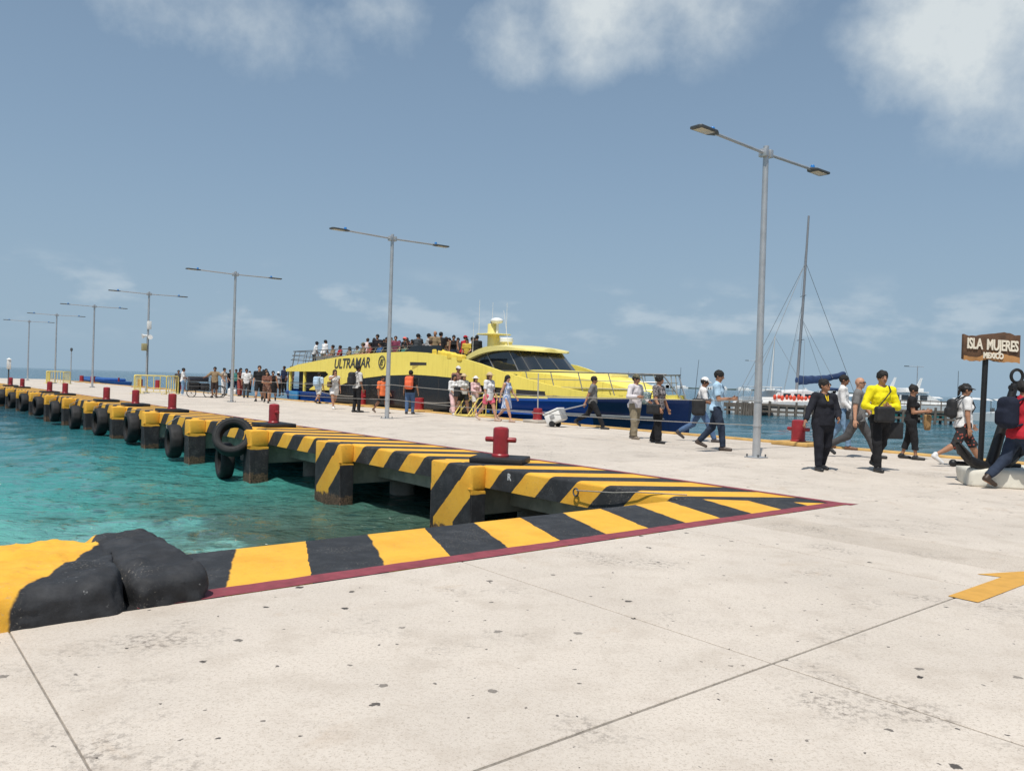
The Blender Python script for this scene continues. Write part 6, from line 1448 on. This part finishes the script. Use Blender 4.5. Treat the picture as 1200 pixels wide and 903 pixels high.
stander('woman in cream blouse among the black-clad passengers', 450, 397.5, 20, 1.62, top=(cloth('cloth_cream', (.52, .44, .36)), .8, -.3), bottom=tr_(DJ), hair=('long', 'k'), female=True)
stander('woman in white vest with dark bob next to the cream blouse', 456, 399, -30, 1.58, top=(WH, .2, -.2), bottom=tr_(DJ), hair=('long', 'k'), female=True)
stander('passenger in plum top close behind the lettering lamp post', 464, 394, 15, 1.70, top=(cloth('cloth_plum', (.22, .05, .09)), .8, -.3), bottom=tr_(DJ), hair=('short', 'b'), tone=0)
stander('passenger in dark red cap and black jacket', 472, 395, 40, 1.68, top=(K_, 1.9, -.3), bottom=tr_(K_), hat=('cap', CO), tone=1)
sitter('seated passenger in teal top below the red cap', 474.5, 402, top=(GN, .8, .1), bottom=tr_(DJ))
stander('woman in black top with long hair left of the charcoal jacket', 483, 398, -20, 1.60, top=(K_, .6, -.2), bottom=tr_(K_), hair=('long', 'k'), female=True)
stander('passenger in charcoal jacket and dark cap seen from behind', 488, 391, 170, 1.78, top=(cloth('cloth_charcoal', (.055, .06, .065)), 1.9, -.3), bottom=tr_(K_), hat=('cap', K_))
stander('passenger in light grey T-shirt and black cap', 501, 391, 110, 1.76, top=(cloth('cloth_light_grey', (.42, .41, .40)), .9, -.3), bottom=tr_(DJ), hat=('cap', K_))
sitter('seated passenger in bright white T-shirt with back turned', 504.5, 398, 130, top=(WH, .9, .1), bottom=tr_(DJ), hair=('short', 'b'))
stander('bald passenger in beige shirt behind the black T-shirt', 510, 388, 30, 1.80, top=(TN, .8, -.3), bottom=tr_(DJ), hair=('bald', 'k'))
stander('broad passenger in black T-shirt seen from behind', 516.5, 389, 175, 1.80, top=(K_, .9, -.4), bottom=tr_(K_), wide=1.15)
stander('woman in black halter top beside the wheelhouse roof', 531.5, 393, 20, 1.68, top=(K_, 0, 0), bottom=tr_(DJ), hair=('bun', 'k'), female=True)
stander('passenger in red hooded top and red cap near the mast', 543.5, 393, 120, 1.72, top=(RD, 1.9, -.4), bottom=tr_(DJ), hat=('cap', RD), tone=0)
stander('passenger in white shirt and black hair beside the red hooded top', 552, 395, 60, 1.66, top=(WH, .8, -.3), bottom=tr_(DJ))
stander('passenger in black jacket leaning by the mast foot', 559, 393, 150, 1.72, top=(K_, 1.9, -.4), bottom=tr_(K_), hair=('short', 'k'))
for px, py, lb, cc, hr, kw in (
    (426, 401, 'seated passenger in olive cap just aft of the pale pink shirt', TN, ('short', 'k'), dict(sit=1, hat=('cap', CAM))),
    (446, 399, 'seated passenger in navy top between the ink jacket and the cream blouse', BLU, ('short', 'k'), dict(sit=1)),
    (461, 399, 'woman in coral top beside the white vest', CO, ('long', 'b'), dict(female=True, H=1.62)),
    (468, 399, 'child in mint top squeezed beside the plum top', cloth('cloth_mint', (.30, .50, .42)), ('short', 'k'), dict(H=1.55)),
    (479, 399, 'passenger in maroon top left of the long-haired woman', cloth('cloth_maroon', (.20, .03, .05)), ('short', 'k'), dict(H=1.60)),
    (494, 397, 'woman in grey print top right of the charcoal jacket', PRT, ('long', 'k'), dict(female=True, H=1.62)),
    (508, 395, 'passenger in sky blue top tucked behind the bald passenger', LB, ('short', 'k'), dict(H=1.66)),
    (523, 395, 'woman in tan vest right of the broad black T-shirt', TN, ('long', 'b'), dict(female=True, H=1.62)),
    (537, 396, 'passenger in dark grey top aft of the red hooded top', DG, ('short', 'k'), dict(H=1.64))):
    kw = dict(kw); si = kw.pop('sit', 0)
    (sitter if si else stander)(lb, px, py, top=(cc, .8, -.2 if not si else .1), bottom=tr_(DJ), hair=hr, tone=random.choice((0, 1, 1, 2)), **kw)
for px, py, lb, cc, hr, kw in (
    (434, 399.5, 'seated passenger in rust top below the pale pink shirt', RR, ('short', 'k'), dict(sit=1)),
    (453, 395.5, 'woman with a high bun in black vest behind the cream blouse', K_, ('bun', 'k'), dict(female=True, H=1.68)),
    (459, 395.5, 'tall passenger in off-white shirt left of the plum top', OW, ('short', 'k'), dict(H=1.76)),
    (477, 396, 'passenger in black cap and brown top right of the red cap', BR, ('short', 'k'), dict(H=1.70, hat=('cap', K_))),
    (491, 395, 'passenger in dark teal top right behind the charcoal jacket', GN, ('short', 'k'), dict(H=1.72)),
    (526.5, 396, 'woman in black T-shirt left of the halter top', K_, ('long', 'k'), dict(female=True, H=1.66)),
    (547.5, 397, 'child in yellow top between the red hood and the white shirt', cloth('cloth_mustard', (.62, .45, .07)), ('short', 'k'), dict(H=1.55)),
    (555.5, 396, 'woman in sand dress beside the mast foot', TN, ('long', 'b'), dict(female=True, H=1.64))):
    kw = dict(kw); si = kw.pop('sit', 0)
    (sitter if si else stander)(lb, px, py, top=(cc, .8, -.2 if not si else .1), bottom=tr_(DJ), hair=hr, tone=random.choice((0, 1, 1, 2)), **kw)
aboard('passenger with dark hair seated forward on the wheelhouse roof deck', 590, 400, 2.45, .95, 1.68, 20, seat=.12, legs=SIT, top=(K_, .9, .1), bottom=tr_(K_), tone=2)
aboard('passenger in white cap seated forward on the wheelhouse roof deck', 597.5, 399, 2.45, .97, 1.68, 20, seat=.12, legs=SIT, top=(K_, .9, .1), bottom=tr_(K_), hat=('cap', WH))
for px, py, lab_, tp in ((333, 447, 'crew member in navy overalls at the ferry stern door', cloth('cloth_navy', (.02, .028, .06))), (341, 449, 'crew member in grey shirt just inside the stern door', DG)):
    aboard(lab_, px, py - 5, .302, 1.30, 1.66, -30, tmin=20.2, tmax=21.2, top=(tp, .9, -.3), bottom=tr_(K_), tone=2)
